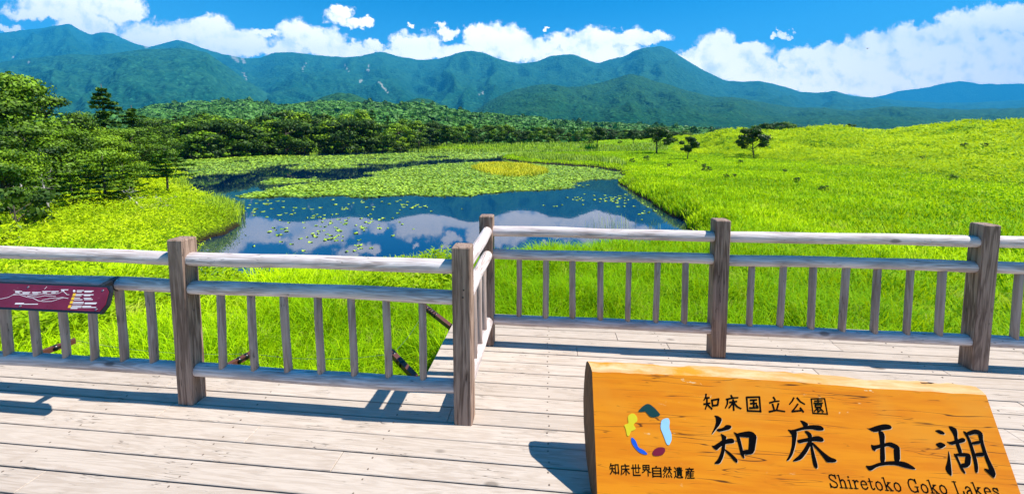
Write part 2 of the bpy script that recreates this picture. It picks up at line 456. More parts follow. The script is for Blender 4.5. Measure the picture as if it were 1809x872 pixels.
# more lines of the sheet in front of the deck than behind it
ang = ang - 0.55 * np.sin(ang)
gx = rad[:, None] * np.sin(ang)[None]; gy = rad[:, None] * np.cos(ang)[None]
gz = ground_z(gx, gy)
m, n = mat('meadow_soil')
co = n.n('ShaderNodeTexCoord').outputs['Object']
nz = n.noise(co, 0.35, 5, 0.6); nf = n.noise(co, 9.0, 4, 0.7); ns = n.noise(co, 1.7, 4, 0.6)
c = n.mix(n.smooth(nz, 0.3, 0.7), (0.16, 0.36, 0.003), (0.34, 0.50, 0.005))
c = n.mix(n.smooth(nf, 0.35, 0.65), n.mix(0.45, c, (0.03, 0.06, 0.004)), c)
zz = n.n('ShaderNodeSeparateXYZ', i={0: co}).outputs[2]
bank = n.m('SUBTRACT', 1.0, n.smooth(zz, ZW + 0.02, ZW + 0.42))
c = n.mix(bank, c, (0.035, 0.026, 0.012))
finish(n, principled(n, c, 0.9, bump(n, n.m('ADD', nf, ns), 0.9, 0.25), 0.1)); M['soil'] = m
gm = np_mesh('ground', np.stack([gx, gy, gz], -1).reshape(-1, 3), grid_faces(len(rad), na, True)[:, ::-1], M['soil'], None, True)
ground = link_mesh('ground', gm); tag(ground, kind='structure')

# lake
m, n = mat('lake_water')
co = n.n('ShaderNodeTexCoord').outputs['Object']
rip = n.noise(n.v('MULTIPLY', co, (1.0, 0.6, 1.0)), 2.2, 4, 0.55)
calm = n.smooth(n.noise(co, 0.09, 3), 0.35, 0.7)
finish(n, principled(n, (0.0005, 0.014, 0.05), 0.025, bump(n, n.m('MULTIPLY', rip, calm), 0.03, 0.05), 0.5, IOR=2.0)); M['water'] = m
lx0, ly0 = LAKE.min(0) - 3; lx1, ly1 = LAKE.max(0) + 3
lake = MB().add([(lx0, ly0, ZW), (lx1, ly0, ZW), (lx1, ly1, ZW), (lx0, ly1, ZW)], [(0, 1, 2, 3)]).build('lake', M['water'])
tag(lake, kind='structure')

# ------------------------------------------------------------------ hills and mountains
def mountain(name, prof, d_ridge, d_front, z0, mats, amp, gully, seed, step=4.0, rows=120, shape=1.35, back=900, vmax=0.985, u0=-420, u1=2260, scars=()):
    us = np.arange(u0, u1, step)
    pu = np.array([p[0] for p in prof], float); pv = np.array([p[1] for p in prof], float)
    vv = np.interp(us, pu, pv)
    k = np.ones(3) / 3; vv = np.convolve(np.pad(vv, 1, mode='edge'), k, 'valid')
    la = np.array([lat(u) for u in us]); el = np.array([elev(u, v) for u, v in zip(us, vv)])
    el = el + (fbm(us / 14, us * 0, 4, seed + 40) - 0.5) * 0.0035
    dr = d_ridge * (1 + 0.10 * (fbm(us / 260, us * 0 + 3.1, 2, seed + 9) - 0.5))
    t = np.concatenate([np.linspace(0, 1, rows), np.linspace(1, 2, 14)[1:]])
    T, L = np.meshgrid(t, la, indexing='ij')
    DR = np.broadcast_to(dr, T.shape)
    D = np.where(T <= 1, d_front + (DR - d_front) * T, DR + back * (T - 1))
    X = FWD[0] * D + RGT[0] * L * D; Y = FWD[1] * D + RGT[1] * L * D
    R = EYE + el[None] * DR
    S = np.where(T <= 1, np.clip(T, 0, 1) ** shape, 1 - (T - 1) ** 1.5)
    lw = (fbm(X / (gully * 2.2), Y / (gully * 2.2), 3, seed + 3) - 0.5) * gully * 1.6
    rg = ridged((L * d_ridge * 0.9 + lw) / gully, D / (gully * 3.0), 5, seed)
    rg2 = fbm(X / (gully * 0.28), Y / (gully * 0.28), 4, seed + 7)
    env = np.clip(T, 0, 1) ** 0.6 * np.clip((1.0 - T) * 5, 0, 1) * np.clip(T * 6, 0, 1)
    hgt = np.maximum(R - z0, 5)
    Z = z0 + (R - z0) * S + hgt * amp * ((rg - 0.62) * 1.5 + (rg2 - 0.5) * 0.35) * env
    lim = EYE + el[None] * D
    Z = np.where(T < 1, np.minimum(Z, EYE + (lim - EYE) * vmax + (1 - vmax) * (z0 - EYE)), Z)
    Z[0] = z0 - 6
    pale = np.zeros(T.shape)
    for su, sv, ln, wd, sl in scars:                    # bare scars and late snow, running down the gullies
        lu = lat(su); e_top = elev(su, sv)
        E = (Z - EYE) / D; dl = (L - lu) * FPX; de = (e_top - E) * FPX
        pale = np.maximum(pale, np.clip(1.3 - np.abs(dl - sl * de + 3 * (fbm(X / 40, Y / 40, 2, 5) - .5) * 2) / wd, 0, 1) * ((de > 0) & (de < ln)))
    n_c = len(us)
    hrel = np.clip((Z - z0) / np.maximum(R - z0, 1), 0, 1)
    me = np_mesh(name, np.stack([X, Y, Z], -1).reshape(-1, 3), grid_faces(len(t), n_c)[:, ::-1] if False else grid_faces(len(t), n_c), mats,
                 {'pale': pale.ravel(), 'alt': hrel.ravel(), 'gul': rg.ravel()}, True)
    o = link_mesh(name, me); tag(o, kind='structure'); return o

def hill_mat(name, c0, c1, c2, sc, bdist, pale=(0.26, 0.27, 0.22)):
    m, n = mat(name)
    co = n.n('ShaderNodeTexCoord').outputs['Object']
    big = n.noise(co, sc * 0.12, 5, 0.6); tree = n.n('ShaderNodeTexVoronoi', i={'Vector': co, 'Scale': sc}).outputs['Distance']
    fine = n.noise(co, sc * 0.6, 4, 0.7)
    alt = n.n('ShaderNodeAttribute', attribute_name='alt').outputs['Fac']
    f = n.smooth(n.m('ADD', n.m('MULTIPLY', alt, 0.35), n.m('MULTIPLY', big, 0.9)), 0.35, 0.85)
    c = n.mix(f, tuple(c0), tuple(c1))
    c = n.mix(n.m('MULTIPLY', n.smooth(fine, 0.4, 0.65), 0.75), c, tuple(c2))
    c = n.mix(n.m('MULTIPLY', n.smooth(n.noise(co, sc * 1.4, 2, 0.7), 0.54, 0.68), 0.55), c, tuple(min(1, x * 1.9) for x in c1))
    p = n.n('ShaderNodeAttribute', attribute_name='pale').outputs['Fac']
    c = n.mix(n.smooth(p, 0.25, 0.8), c, tuple(pale))
    hgt = n.m('ADD', n.m('SUBTRACT', 1.0, tree), n.m('MULTIPLY', fine, 0.8))
    finish(n, principled(n, c, 0.9, bump(n, hgt, 0.9, bdist), 0.05)); return m

M['range'] = hill_mat('mountain_forest', (0.004, 0.058, 0.034), (0.026, 0.110, 0.050), (0.003, 0.038, 0.020), 0.030, 14)
M['spur'] = hill_mat('spur_forest', (0.005, 0.058, 0.022), (0.026, 0.095, 0.026), (0.003, 0.032, 0.012), 0.050, 12)
M['near_hill'] = hill_mat('forest_floor', (0.030, 0.070, 0.010), (0.05, 0.10, 0.014), (0.02, 0.05, 0.008), 0.12, 6)

RIDGE = [(-420, 110), (-200, 92), (0, 62), (45, 55), (90, 50), (128, 44), (140, 42), (152, 50), (176, 62), (195, 56), (215, 60), (245, 75), (275, 84), (300, 77), (325, 71), (345, 75), (366, 85),
         (400, 95), (440, 103), (465, 103), (490, 93), (520, 92), (560, 97), (610, 101), (640, 100), (664, 93), (682, 92), (702, 98), (740, 106), (780, 104), (805, 95), (828, 90), (852, 92),
         (880, 103), (915, 113), (950, 108), (975, 98), (996, 97), (1012, 95), (1030, 103), (1055, 113), (1075, 105), (1100, 100), (1115, 91), (1140, 84), (1165, 82), (1180, 88), (1210, 107),
         (1240, 125), (1280, 143), (1310, 145), (1340, 143), (1370, 150), (1410, 162), (1440, 164), (1470, 161), (1500, 169), (1540, 173), (1600, 178), (1650, 181), (1720, 181), (1809, 176), (2000, 168), (2260, 180)]
SCARS = [(436, 128, 14, 1.5, 0.3), (446, 146, 10, 1.4, 0.0), (548, 108, 18, 1.6, -0.6), (612, 112, 14, 1.4, 0.5), (655, 112, 14, 1.2, -0.1), (672, 143, 22, 1.8, 0.7), (640, 140, 6, 2.5, 0.2),
         (852, 160, 6, 2.0, 0.2), (1352, 188, 8, 1.6, 0.1), (36, 98, 5, 2, 0), (846, 165, 8, 1.5, .4), (1090, 190, 10, 1.2, .1)]
SNOW = [(418, 97, 14, 5, 0.8), (434, 100, 12, 3.5, 0.5), (270, 81, 4, 6, 0.4)]
mountain('mountain_range', RIDGE, 6800, 1900, 20, M['range'], 0.24, 800, 21, step=3.2, rows=170, shape=1.25, back=1800, scars=SCARS + SNOW)
FAR = [(1380, 240), (1480, 190), (1540, 172), (1580, 162), (1630, 155), (1660, 147), (1690, 143), (1720, 148), (1770, 149), (1809, 148), (1900, 150), (2050, 165), (2260, 200)]
mountain('distant_mountain', FAR, 9600, 8700, 20, M['range'], 0.10, 600, 33, step=5, rows=40, shape=1.1, u0=1380, back=900)
SPUR = [(700, 240), (800, 222), (840, 196), (866, 178), (890, 166), (911, 158), (945, 151), (973, 148), (1000, 154), (1030, 152), (1068, 144), (1095, 135), (1114, 130), (1135, 136), (1151, 143), (1175, 148), (1197, 156), (1250, 170),
        (1300, 172), (1350, 182), (1400, 190), (1450, 190), (1500, 196), (1560, 188), (1620, 190), (1700, 194), (1809, 190), (2000, 195), (2260, 215)]
mountain('mountain_spur', SPUR, 2900, 1000, 5, M['spur'], 0.28, 360, 57, step=3.2, rows=120, shape=1.2, u0=700, back=700)
SPUR_L = [(-420, 150), (-200, 135), (0, 112), (60, 104), (130, 96), (190, 97), (260, 88), (330, 84), (372, 92), (410, 118), (440, 142), (480, 166), (520, 186), (560, 205), (600, 225), (660, 240)]
mountain('mountain_shoulder', SPUR_L, 3500, 1300, 8, M['range'], 0.22, 420, 71, step=3.2, rows=130, shape=1.15, u1=660, back=900, scars=[(62, 108, 4, 3, 0.3)])
KNOLL = [(400, 215), (480, 195), (545, 186), (575, 170), (600, 164), (625, 166), (650, 176), (690, 186), (715, 180), (740, 173), (760, 175), (790, 190), (840, 205), (900, 225)]
mountain('forest_knoll', KNOLL, 1400, 850, 2, M['spur'], 0.2, 120, 83, step=2.5, rows=60, shape=1.0, u0=400, u1=900, back=400)
CANOPY = [(u_, v_ + 5) for u_, v_ in [(-420, 215), (0, 212), (200, 204), (250, 197), (290, 188), (340, 183), (400, 180), (440, 180), (490, 187), (530, 184), (580, 180), (640, 182), (700, 182), (750, 180), (790, 192), (850, 200), (920, 207), (1000, 214), (1100, 220),
          (1180, 224), (1260, 230), (1350, 234), (1500, 240), (1700, 246)]]
mountain('forest_hill', CANOPY, 620, 150, -2.0, M['near_hill'], 0.10, 70, 95, step=3.0, rows=90, shape=1.15, u1=1700, back=260)

# the far wood that covers that hill: one mass of crowns
def leaf_quads(cen, size, nrm_up=0.5, r=rng, asp=0.55, out=None):
    n = len(cen)
    d = r.normal(size=(n, 3))
    if out is not None: d = d * 0.42 + out + np.array([0, 0, 0.25])
    else: d[:, 2] = np.abs(d[:, 2]) * (0.6 + nrm_up) + nrm_up
    d /= np.linalg.norm(d, axis=1)[:, None]
    a = r.normal(size=(n, 3)); a -= d * (a * d).sum(1)[:, None]; a /= np.linalg.norm(a, axis=1)[:, None]
    b = np.cross(d, a)
    s = (size * (0.6 + 0.8 * r.random(n)))[:, None] if np.ndim(size) == 0 else (size * (0.6 + 0.8 * r.random(n)))[:, None]
    V = np.stack([cen - a * s, cen - b * s * asp, cen + a * s, cen + b * s * asp], 1)
    return V.reshape(-1, 3), np.arange(4 * n).reshape(n, 4)

M['canopy'] = foliage('far_wood_leaves', (0.012, 0.060, 0.010), (0.12, 0.30, 0.040), 0.10)
def crown_puff(k):
    r = np.random.default_rng(100 + k); n = 190
    th = r.random(n) * 2 * math.pi; cz = r.random(n) * 1.3 - 0.3
    s = np.sqrt(np.clip(1 - np.clip(cz, -1, 1) ** 2, 0.05, 1)) * (0.75 + 0.35 * r.random(n))
    lump = 0.8 + 0.25 * np.sin(th * 3 + k) * np.cos(cz * 4)
    P = np.stack([np.cos(th) * s * lump, np.sin(th) * s * lump, cz * 0.8], -1)
    V, F = leaf_quads(P, 0.24, 0.45, r, 0.8, P / np.linalg.norm(P, axis=1)[:, None]); return V, F, np.repeat(0.22 + 0.42 * np.clip(cz, 0, 1) + 0.3 * r.random(n), 4)  # crown tops tinted lighter: the light on them is in the leaf colour
cv, cf, ct = [], [], []; off = 0
puffs = [crown_puff(k) for k in range(5)]
fh = bpy.data.objects['forest_hill'].data
co_ = np.empty(len(fh.vertices) * 3, np.float32); fh.vertices.foreach_get('co', co_); co_ = co_.reshape(-1, 3)
nfc = np.arange(-420, 1700, 3.0).size; G = co_.reshape(-1, nfc, 3)[:90]
for _ in range(6200):
    i = int((rng.random() ** 0.85) * 89); j = rng.integers(0, nfc)
    u_ = -420 + 3 * j
    if i < 3 or (u_ < 150 and rng.random() < .8): continue
    p = G[i, j]; d_ = math.hypot(p[0], p[1])
    sc = (3.2 + 3.0 * rng.random()) * (0.75 + d_ / 800)
    V, F, T = puffs[rng.integers(5)]
    a = rng.random() * 6.28; ca, sa = math.cos(a), math.sin(a)
    con = rng.random() < 0.07
    sx, sz = (sc * 0.55, sc * 1.35) if con else (sc * 1.1, sc * (0.65 + 0.25 * rng.random()))
    Q = np.stack([(V[:, 0] * ca - V[:, 1] * sa) * sx, (V[:, 0] * sa + V[:, 1] * ca) * sx, V[:, 2] * sz], -1)
    jit = rng.normal(size=2) * 3
    cv.append(Q + np.array([p[0] + jit[0], p[1] + jit[1], p[2] - 0.4 + sc * 0.25])); cf.append(F + off); off += len(V)
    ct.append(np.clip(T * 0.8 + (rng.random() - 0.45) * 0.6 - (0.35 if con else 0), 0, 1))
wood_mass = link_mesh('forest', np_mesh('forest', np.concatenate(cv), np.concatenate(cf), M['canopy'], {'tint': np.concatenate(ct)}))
tag(wood_mass, 'far mixed wood covering the low hill behind the lake', 'forest', kind='stuff')

# ------------------------------------------------------------------ boardwalk deck
def plank_deck():
    vs, fs, rn = [], [], []
    P = 0.1275; y = -2.0; k = 0
    r = random.Random(3)
    while y < 3.36:
        xr0, xr1 = (-8.0, 8.0)
        if y > 2.44: xr0 = -0.9
        cuts = [xr0 + r.uniform(0.2, 3.5)]
        while cuts[-1] < xr1: cuts.append(cuts[-1] + r.choice((3.6, 2.7, 1.8, 4.2)))
        xs = [xr0] + [c for c in cuts if c < xr1 - 0.3] + [xr1]
        for a, b in zip(xs[:-1], xs[1:]):
            g = 0.0024 + r.random() * 0.0016; dz = r.uniform(-0.0015, 0.0015)
            x0, x1, y0, y1 = a + 0.0012, b - 0.0012, y + g, y + P - g
            e = 0.003
            B = len(vs)
            vs += [(x0, y0, -0.045), (x1, y0, -0.045), (x1, y1, -0.045), (x0, y1, -0.045),
                   (x0, y0, dz - e), (x1, y0, dz - e), (x1, y1, dz - e), (x0, y1, dz - e),
                   (x0 + e, y0 + e, dz), (x1 - e, y0 + e, dz), (x1 - e, y1 - e, dz), (x0 + e, y1 - e, dz)]
            fs += [tuple(B + q for q in f) for f in ((0, 3, 2, 1), (0, 1, 5, 4), (1, 2, 6, 5), (2, 3, 7, 6), (3, 0, 4, 7), (4, 5, 9, 8), (5, 6, 10, 9), (6, 7, 11, 10), (7, 4, 8, 11), (8, 9, 10, 11))]
            rn += [r.random()] * 12
        y += P; k += 1
    me = bpy.data.meshes.new('boardwalk_deck'); me.from_pydata(vs, [], fs)
    at = me.attributes.new('rnd', 'FLOAT', 'POINT'); at.data.foreach_set('value', rn)
    me.materials.append(M['deck']); me.update()
    o = link_mesh('boardwalk_deck', me); tag(o, kind='structure'); return o
plank_deck()
j = MB()
for x in np.arange(-7.6, 8, 1.9):                       # joists, beams and piles that carry the planks
    j.box((x - 0.05, -1.9, -0.21), (x + 0.05, 3.28 if x > -0.9 else 2.36, -0.047))
j.box((-7.9, 2.38, -0.24), (-0.92, 2.43, -0.05)); j.box((-0.83, 3.30, -0.24), (7.9, 3.35, -0.05)); j.box((-0.88, 2.44, -0.245), (-0.835, 3.29, -0.05))
for x in np.arange(-7.1, 8, 2.4):
    for y in ((-1.2, 2.1) if x < -1 else (-1.2, 3.0)):
        j.tube([(x, y, -2.3), (x, y, -0.215)], 0.09, 10)
tag(j.build('boardwalk_structure', M['joist']), kind='structure')
nb = MB(); rn_ = random.Random(9); y = -2.0
while y < 3.36:                                          # two screw heads per board on every joist
    for x in np.arange(-7.6, 8, 0.95):
        if y > 2.44 and x < -0.85: continue
        for q in (0.028, 0.099):
            cx_, cy_ = x + rn_.uniform(-.008, .008), y + q + rn_.uniform(-.004, .004)
            A = [(cx_ + .0048 * math.cos(a), cy_ + .0048 * math.sin(a)) for a in np.linspace(0, 2 * math.pi, 9)[:-1]]
            nb.add([(a_, b_, .0022) for a_, b_ in A] + [(a_, b_, -.002) for a_, b_ in A], [tuple(range(8))] + [(i, 8 + i, 8 + (i + 1) % 8, (i + 1) % 8) for i in range(8)])
    y += 0.1275
tag(nb.build('boardwalk_screws', M['joist']), kind='structure')

# ------------------------------------------------------------------ railings
POST_W, POST_D = 0.112, 0.102
X_A, X_B, Y_L = -2.426, -0.571, 2.063                  # front left corners of the posts of the near run
X_C, Y_R, PITCH_P = -0.569, 2.912, 1.8551              # the run one step further out
def post(parent, x, y, h=1.1):
    b = MB().box((x, y, -0.02), (x + POST_W, y + POST_D, h), 0.007)
    return b.build('post', M['post'], parent, (x, y, 0))
def log(parent, name, p0, p1, r, material, sag=0.0):
    p0, p1 = Vector(p0), Vector(p1); L = (p1 - p0).length
    nseg = max(2, int(L / 0.12)); rr = random.Random(int((p0.x * 31 + p0.y * 57 + p0.z * 91) * 100))
    ph = [rr.uniform(0, 6.28) for _ in range(4)]
    pts, rads = [], []
    for k in range(nseg + 1):
        t = k / nseg
        w1 = math.sin(t * 5 + ph[0]) * 0.004 + math.sin(t * 13 + ph[1]) * 0.0015
        w2 = math.sin(t * 4 + ph[2]) * 0.003
        q = p0.lerp(p1, t)
        if abs((p1 - p0).z) > 0.5 * L: q = q + Vector((w2 * .5, w2 * .5, 0))
        else: q = q + Vector((0, w2, w1))
        pts.append(q - p0); rads.append(r * (1 + 0.03 * math.sin(t * 9 + ph[3])))
    # rounded ends
    d = (pts[-1] - pts[0]).normalized()
    pts = [pts[0] - d * 0.0] + pts[0:] ; rads = [rads[0] * 0.86] + rads
    pts[1] = pts[1] + d * r * 0.25; pts.append(pts[-1]); pts[-2] = pts[-2] - d * r * 0.25; rads.append(rads[-1] * 0.86)
    b = MB().tube(pts, rads, 14)
    return b.build(name, material, parent, None) if False else _place(b, name, material, parent, p0)
def _place(b, name, material, parent, loc):
    o = b.build(name, material, parent); o.location = loc; return o
Z_T, Z_M, Z_B, R_R = 0.966, 0.778, 0.212, 0.042
def bay(parent, xa, xb, yc, xs):
    for nm, z in (('top_rail', Z_T), ('middle_rail', Z_M), ('bottom_rail', Z_B)):
        log(parent, nm, (xa, yc, z), (xb, yc, z), R_R, M['rail'])
    for x in xs:
        log(parent, 'baluster', (x, yc + random.uniform(-.004, .004), Z_B + 0.025), (x + random.uniform(-.006, .006), yc, Z_M - 0.025), 0.0235 + random.uniform(-.002, .002), M['baluster'])
yl, yr = Y_L + POST_D / 2, Y_R + POST_D / 2
run = empty('wooden_railing', (0, 0, 0), 'near left run of log railing carrying the maroon panel', 'railing', 'log railings along the deck edge')
for x in (X_A - PITCH_P * 1.0, X_A, X_B): post(run, x, Y_L)
for bx, bz in ((0.072, .845), (0.066, .80)): MB().tube([(X_B + bx, Y_L + .002, bz), (X_B + bx, Y_L - .003, bz)], .0055, 8).build('bolt', M['iron'], run)
bay(run, X_A - PITCH_P + POST_W - 0.03, X_A + 0.03, yl, [-2.63, -2.854, -3.075, -3.303, -3.532, -3.76, -3.985])
bay(run, X_A + POST_W - 0.03, X_B + 0.03, yl, [-2.126, -1.904, -1.677, -1.449, -1.224, -1.000, -0.773])
run3 = empty('wooden_railing', (0, 0, 0), 'long outer run of log railing standing in front of the green meadow', 'railing', 'log railings along the deck edge')
for k in range(4): post(run3, X_C + k * PITCH_P, Y_R)
bay(run3, X_C + POST_W - 0.03, X_C + PITCH_P + 0.03, yr, [-0.245, -0.022, 0.198, 0.423, 0.646, 0.868, 1.090])
bay(run3, X_C + PITCH_P + POST_W - 0.03, X_C + 2 * PITCH_P + 0.03, yr, [1.586, 1.815, 2.041, 2.266, 2.493, 2.720, 2.942])
bay(run3, X_C + 2 * PITCH_P + POST_W - 0.03, X_C + 3 * PITCH_P + 0.03, yr, [3.452, 3.68, 3.905, 4.13, 4.355, 4.58, 4.80])
run2 = empty('wooden_railing', (0, 0, 0), 'short run of log railing stepping outward between two grey posts', 'railing', 'log railings along the deck edge')
xr = X_B + POST_W / 2 + 0.012
for nm, z in (('top_rail', Z_T + 0.005), ('middle_rail', Z_M), ('bottom_rail', Z_B)):
    log(run2, nm, (xr, Y_L + POST_D - 0.03, z), (xr, Y_R + 0.03, z), R_R, M['rail_y'])
for y in (2.35, 2.54, 2.73): log(run2, 'baluster', (xr, y, Z_B + .025), (xr, y, Z_M - .025), 0.0235, M['baluster'])

# ------------------------------------------------------------------ electric fence brackets below the deck edge
m_ins = plain('black_insulator', (0.006, 0.006, 0.008), 0.3, 0.5)
def bracket(p_in, p_out, label, n_ins=2):
    e = empty('fence_bracket', tuple(p_in), label, 'bracket', 'bracket arms of the wire fence below the deck')
    d = Vector(p_out) - Vector(p_in)
    side = Vector((-d.y, d.x, 0)).normalized() * 0.02; upv = Vector((0, 0, 0.022))
    b = MB(); vs = [s * side + z * upv + d * t for t in (0, 1) for s, z in ((-1, -1), (1, -1), (1, 1), (-1, 1))]
    b.add(vs, [(3, 2, 1, 0), (4, 5, 6, 7), (0, 1, 5, 4), (1, 2, 6, 5), (2, 3, 7, 6), (3, 0, 4, 7)])
    b.build('arm', M['rust'], e)
    for k in range(n_ins):
        c = d * (0.62 + 0.36 * k / max(1, n_ins - 1)); b = MB()
        dn = d.normalized()
        b.tube([c - dn * 0.045, c - dn * 0.025, c - dn * 0.012, c + dn * 0.012, c + dn * 0.025, c + dn * 0.045], [0.022, 0.032, 0.022, 0.022, 0.032, 0.022], 12)
        b.build('insulator', m_ins, e)
    return e
def pz(u, v, z=-0.12): return on_z(u, v, z)
ends = []
for (u0, v0), (u1, v1), lab, k in (((60, 628), (133, 601), 'rusty bracket arm low behind the left balusters beside the maroon panel', 1),
                                  ((400, 648), (445, 624), 'short brown bracket arm just right of the left post', 1),
                                  ((735, 668), (693, 624), 'bracket arm with black insulators near the foot of the right balusters', 2),
                                  ((797, 578), (752, 543), 'bracket arm with black insulators beside the deck corner behind the post', 3)):
    a, b_ = pz(u0, v0), pz(u1, v1, -0.10); bracket(a, b_, lab, k); ends.append(b_)
def wire(p, q, lab):
    p, q = Vector(p), Vector(q); b = MB()
    b.tube([p.lerp(q, t) + Vector((0, 0, -0.05 * 4 * t * (1 - t))) for t in np.linspace(0, 1, 9)], 0.0013, 5)
    return tag(b.build('fence_wire', M['wire']), lab, 'wire', 'wires of the fence below the deck')
wire(ends[0], ends[1], 'thin steel wire strung between the two brown bracket arms at left')
wire(ends[1], (ends[2][0], ends[2][1], ends[2][2]), 'thin steel wire running on to the arm with black insulators')
wire(ends[2], ends[3], 'thin steel wire between the two arms with black insulators')

# ------------------------------------------------------------------ carved sign
m, n = mat('orange_sign_wood')
co = n.n('ShaderNodeTexCoord').outputs['Object']
g = n.v('MULTIPLY', co, (0.09, 1.0, 1.0))
wv = n.v('MULTIPLY', n.v('SUBTRACT', n.n('ShaderNodeTexNoise', i={'Vector': g, 'Scale': 5.0, 'Detail': 3.0}).outputs['Color'], (.5, .5, .5)), (.1, .1, .1))
gg = n.v('ADD', g, wv)
nz = n.noise(gg, 30, 3, 0.6); pt = n.noise(co, 2.0, 4, 0.55)
ORANGE = ((0.72, 0.205, 0.002), (0.76, 0.28, 0.016))
c = n.mix(n.smooth(nz, 0.35, 0.65), ORANGE[0], (0.80, 0.265, 0.004))
c = n.mix(n.smooth(pt, 0.48, 0.72), c, ORANGE[1])
ck = n.noise(n.v('ADD', n.v('MULTIPLY', co, (0.045, 1.0, 1.0)), n.v('MULTIPLY', wv, (.12, .12, .12))), 22, 2, 0.5)
crack = n.m('SUBTRACT', 1.0, n.smooth(n.m('ABSOLUTE', n.m('SUBTRACT', ck, 0.5)), 0.0015, 0.0095))
crack = n.m('MULTIPLY', crack, n.smooth(n.noise(n.v('MULTIPLY', co, (.35, 1, 1)), 8, 3), 0.45, 0.55))
c = n.mix(n.m('MULTIPLY', crack, 0.9), c, (0.07, 0.022, 0.004))
ck2 = n.noise(n.v('ADD', n.v('MULTIPLY', co, (0.06, 1.0, 1.0)), n.v('MULTIPLY', wv, (.1, .1, .1))), 41, 2, 0.5)
cr2 = n.m('MULTIPLY', n.m('SUBTRACT', 1.0, n.smooth(n.m('ABSOLUTE', n.m('SUBTRACT', ck2, 0.5)), 0.002, 0.013)), n.smooth(n.noise(n.v('MULTIPLY', co, (.4, 1, 1)), 11, 3), 0.5, 0.6))
c = n.mix(n.m('MULTIPLY', cr2, 0.65), c, (0.16, 0.045, 0.004))
fl = n.smooth(n.noise(n.v('MULTIPLY', co, (0.35, 1.0, 1.0)), 34, 4, 0.7), 0.66, 0.72)
fl = n.m('MULTIPLY', fl, n.smooth(n.noise(co, 2.6, 2), 0.45, 0.6))
c = n.mix(fl, c, (0.80, 0.55, 0.26))
finish(n, principled(n, c, 0.42, bump(n, n.m('SUBTRACT', n.m('MULTIPLY', nz, 0.3), n.m('MULTIPLY', crack, 0.4)), 0.3, 0.003), 0.25)); M['sign'] = m
m, n = mat('weathered_sign_edge')
co = n.n('ShaderNodeTexCoord').outputs['Object']
g = n.v('MULTIPLY', co, (0.12, 1.0, 1.0)); nz = n.noise(g, 34, 4, 0.65, 0.4); pt = n.noise(n.v('MULTIPLY', co, (.35, 1, 1)), 9, 5, 0.65)
c = n.mix(n.smooth(nz, 0.3, 0.7), (0.55, 0.29, 0.10), (0.70, 0.46, 0.24))
sx = n.n('ShaderNodeSeparateXYZ', i={0: co}).outputs[0]
c = n.mix(n.m('MULTIPLY', n.smooth(pt, 0.42, 0.62), n.m('SUBTRACT', 1.15, n.smooth(sx, 0.2, 1.9))), c, (0.66, 0.24, 0.012))
ho = n.m('MULTIPLY', n.smooth(n.noise(n.v('MULTIPLY', co, (.5, 1.6, 1.6)), 15, 3, .6), 0.67, 0.71), n.smooth(sx, 0.5, 1.2))
c = n.mix(ho, c, (0.03, 0.015, 0.006))
finish(n, principled(n, c, 0.8, bump(n, n.m('SUBTRACT', nz, n.m('MULTIPLY', ho, 2.0)), 0.7, 0.01), 0.2)); M['sign_edge'] = m
M['sign_end'] = wood('sign_end_grain', (0.22, 0.12, 0.06), (0.09, 0.045, 0.022), 2, rough=0.85)
M['ink'] = plain('black_carved_paint', (0.002, 0.002, 0.003), 0.8, 0.04)

TILT = math.radians(30)
S0 = np.array([0.225, 1.895, 0.497])                     # upper left corner of the written face
SX = np.array([1.0, 0.0, 0.0]); SY = np.array([0.0, math.sin(TILT), math.cos(TILT)]); SN = np.array([0.0, -math.cos(TILT), math.sin(TILT)])
def face_st(u, v):
    r = ray(u, v); t = (S0 - ORG).dot(SN) / r.dot(SN); p = ORG + r * t - S0
    return float(p.dot(SX)), float(p.dot(SY))
def sfr(s, t, h): return S0 + SX * s + SY * t + SN * h
sign = empty('wooden_sign', tuple(S0), 'orange slab sign with black carved characters leaning on the deck', 'sign')
def to_local(b): b.v = [tuple(np.array(p) - S0) for p in b.v]; return b
t_bot = -(S0[2] - 0.004) / SY[2]                          # foot of the face on the deck
# outline of the written face: live top edge, right end slanting outward
top_line = [face_st(u, v) for u, v in ((1046, 656), (1120, 659), (1200, 662), (1290, 667), (1380, 672), (1460, 679), (1540, 685), (1620, 690), (1690, 694), (1742, 697))]
s_r0, t_r0 = face_st(1742, 697); s_r1, t_r1 = face_st(1803, 871)
sr = lambda t: s_r0 + (s_r1 - s_r0) * (t - t_r0) / (t_r1 - t_r0)
rs = random.Random(5)
ns = 40
tl = np.array(top_line)
ss = np.linspace(0, 1, ns)
sec = []                                                  # half-log cross sections along the slab
PROFILE = [(0, 0, 0), (.012, .016, 0), (.034, .034, 0), (.062, .042, 0), (.095, .034, 0), (.13, -.004, 0), (.155, -.06, 0), (.175, 0, .25), (.18, 0, .45), (.16, 0, .7), (.10, 0, .92), (0, 0, 1)]
NP = len(PROFILE)
for q in ss:
    s_top = tl[0, 0] + (tl[-1, 0] - tl[0, 0]) * q; t_top = np.interp(s_top, tl[:, 0], tl[:, 1]) + rs.uniform(-.002, .002)
    s_bot = tl[0, 0] + (sr(t_bot) - tl[0, 0]) * q
    ring = []
    for k in range(NP):                                   # back: over the live top edge and the round of the log, down to the foot
        hb, dt, fr = PROFILE[k]
        hb = hb * (1 + 0.06 * math.sin(q * 9 + k)); dt = dt * (1.05 - 0.2 * q + 0.07 * math.sin(q * 23 + k * 2))
        tt = t_top + (t_bot - t_top) * fr + dt
        sq = s_top + (s_bot - s_top) * fr - 0.036 * (hb / 0.18) ** 0.8 * (1 - q) ** 6
        jitter = rs.uniform(-.003, .003) if 0 < k < NP - 1 else 0
        p = sfr(sq, tt + jitter, -hb)
        p[2] = max(p[2], 0.004)
        ring.append(p)
    sec.append(ring)
b = MB()                                                   # written face: rows of quads
NR = 12; V = []
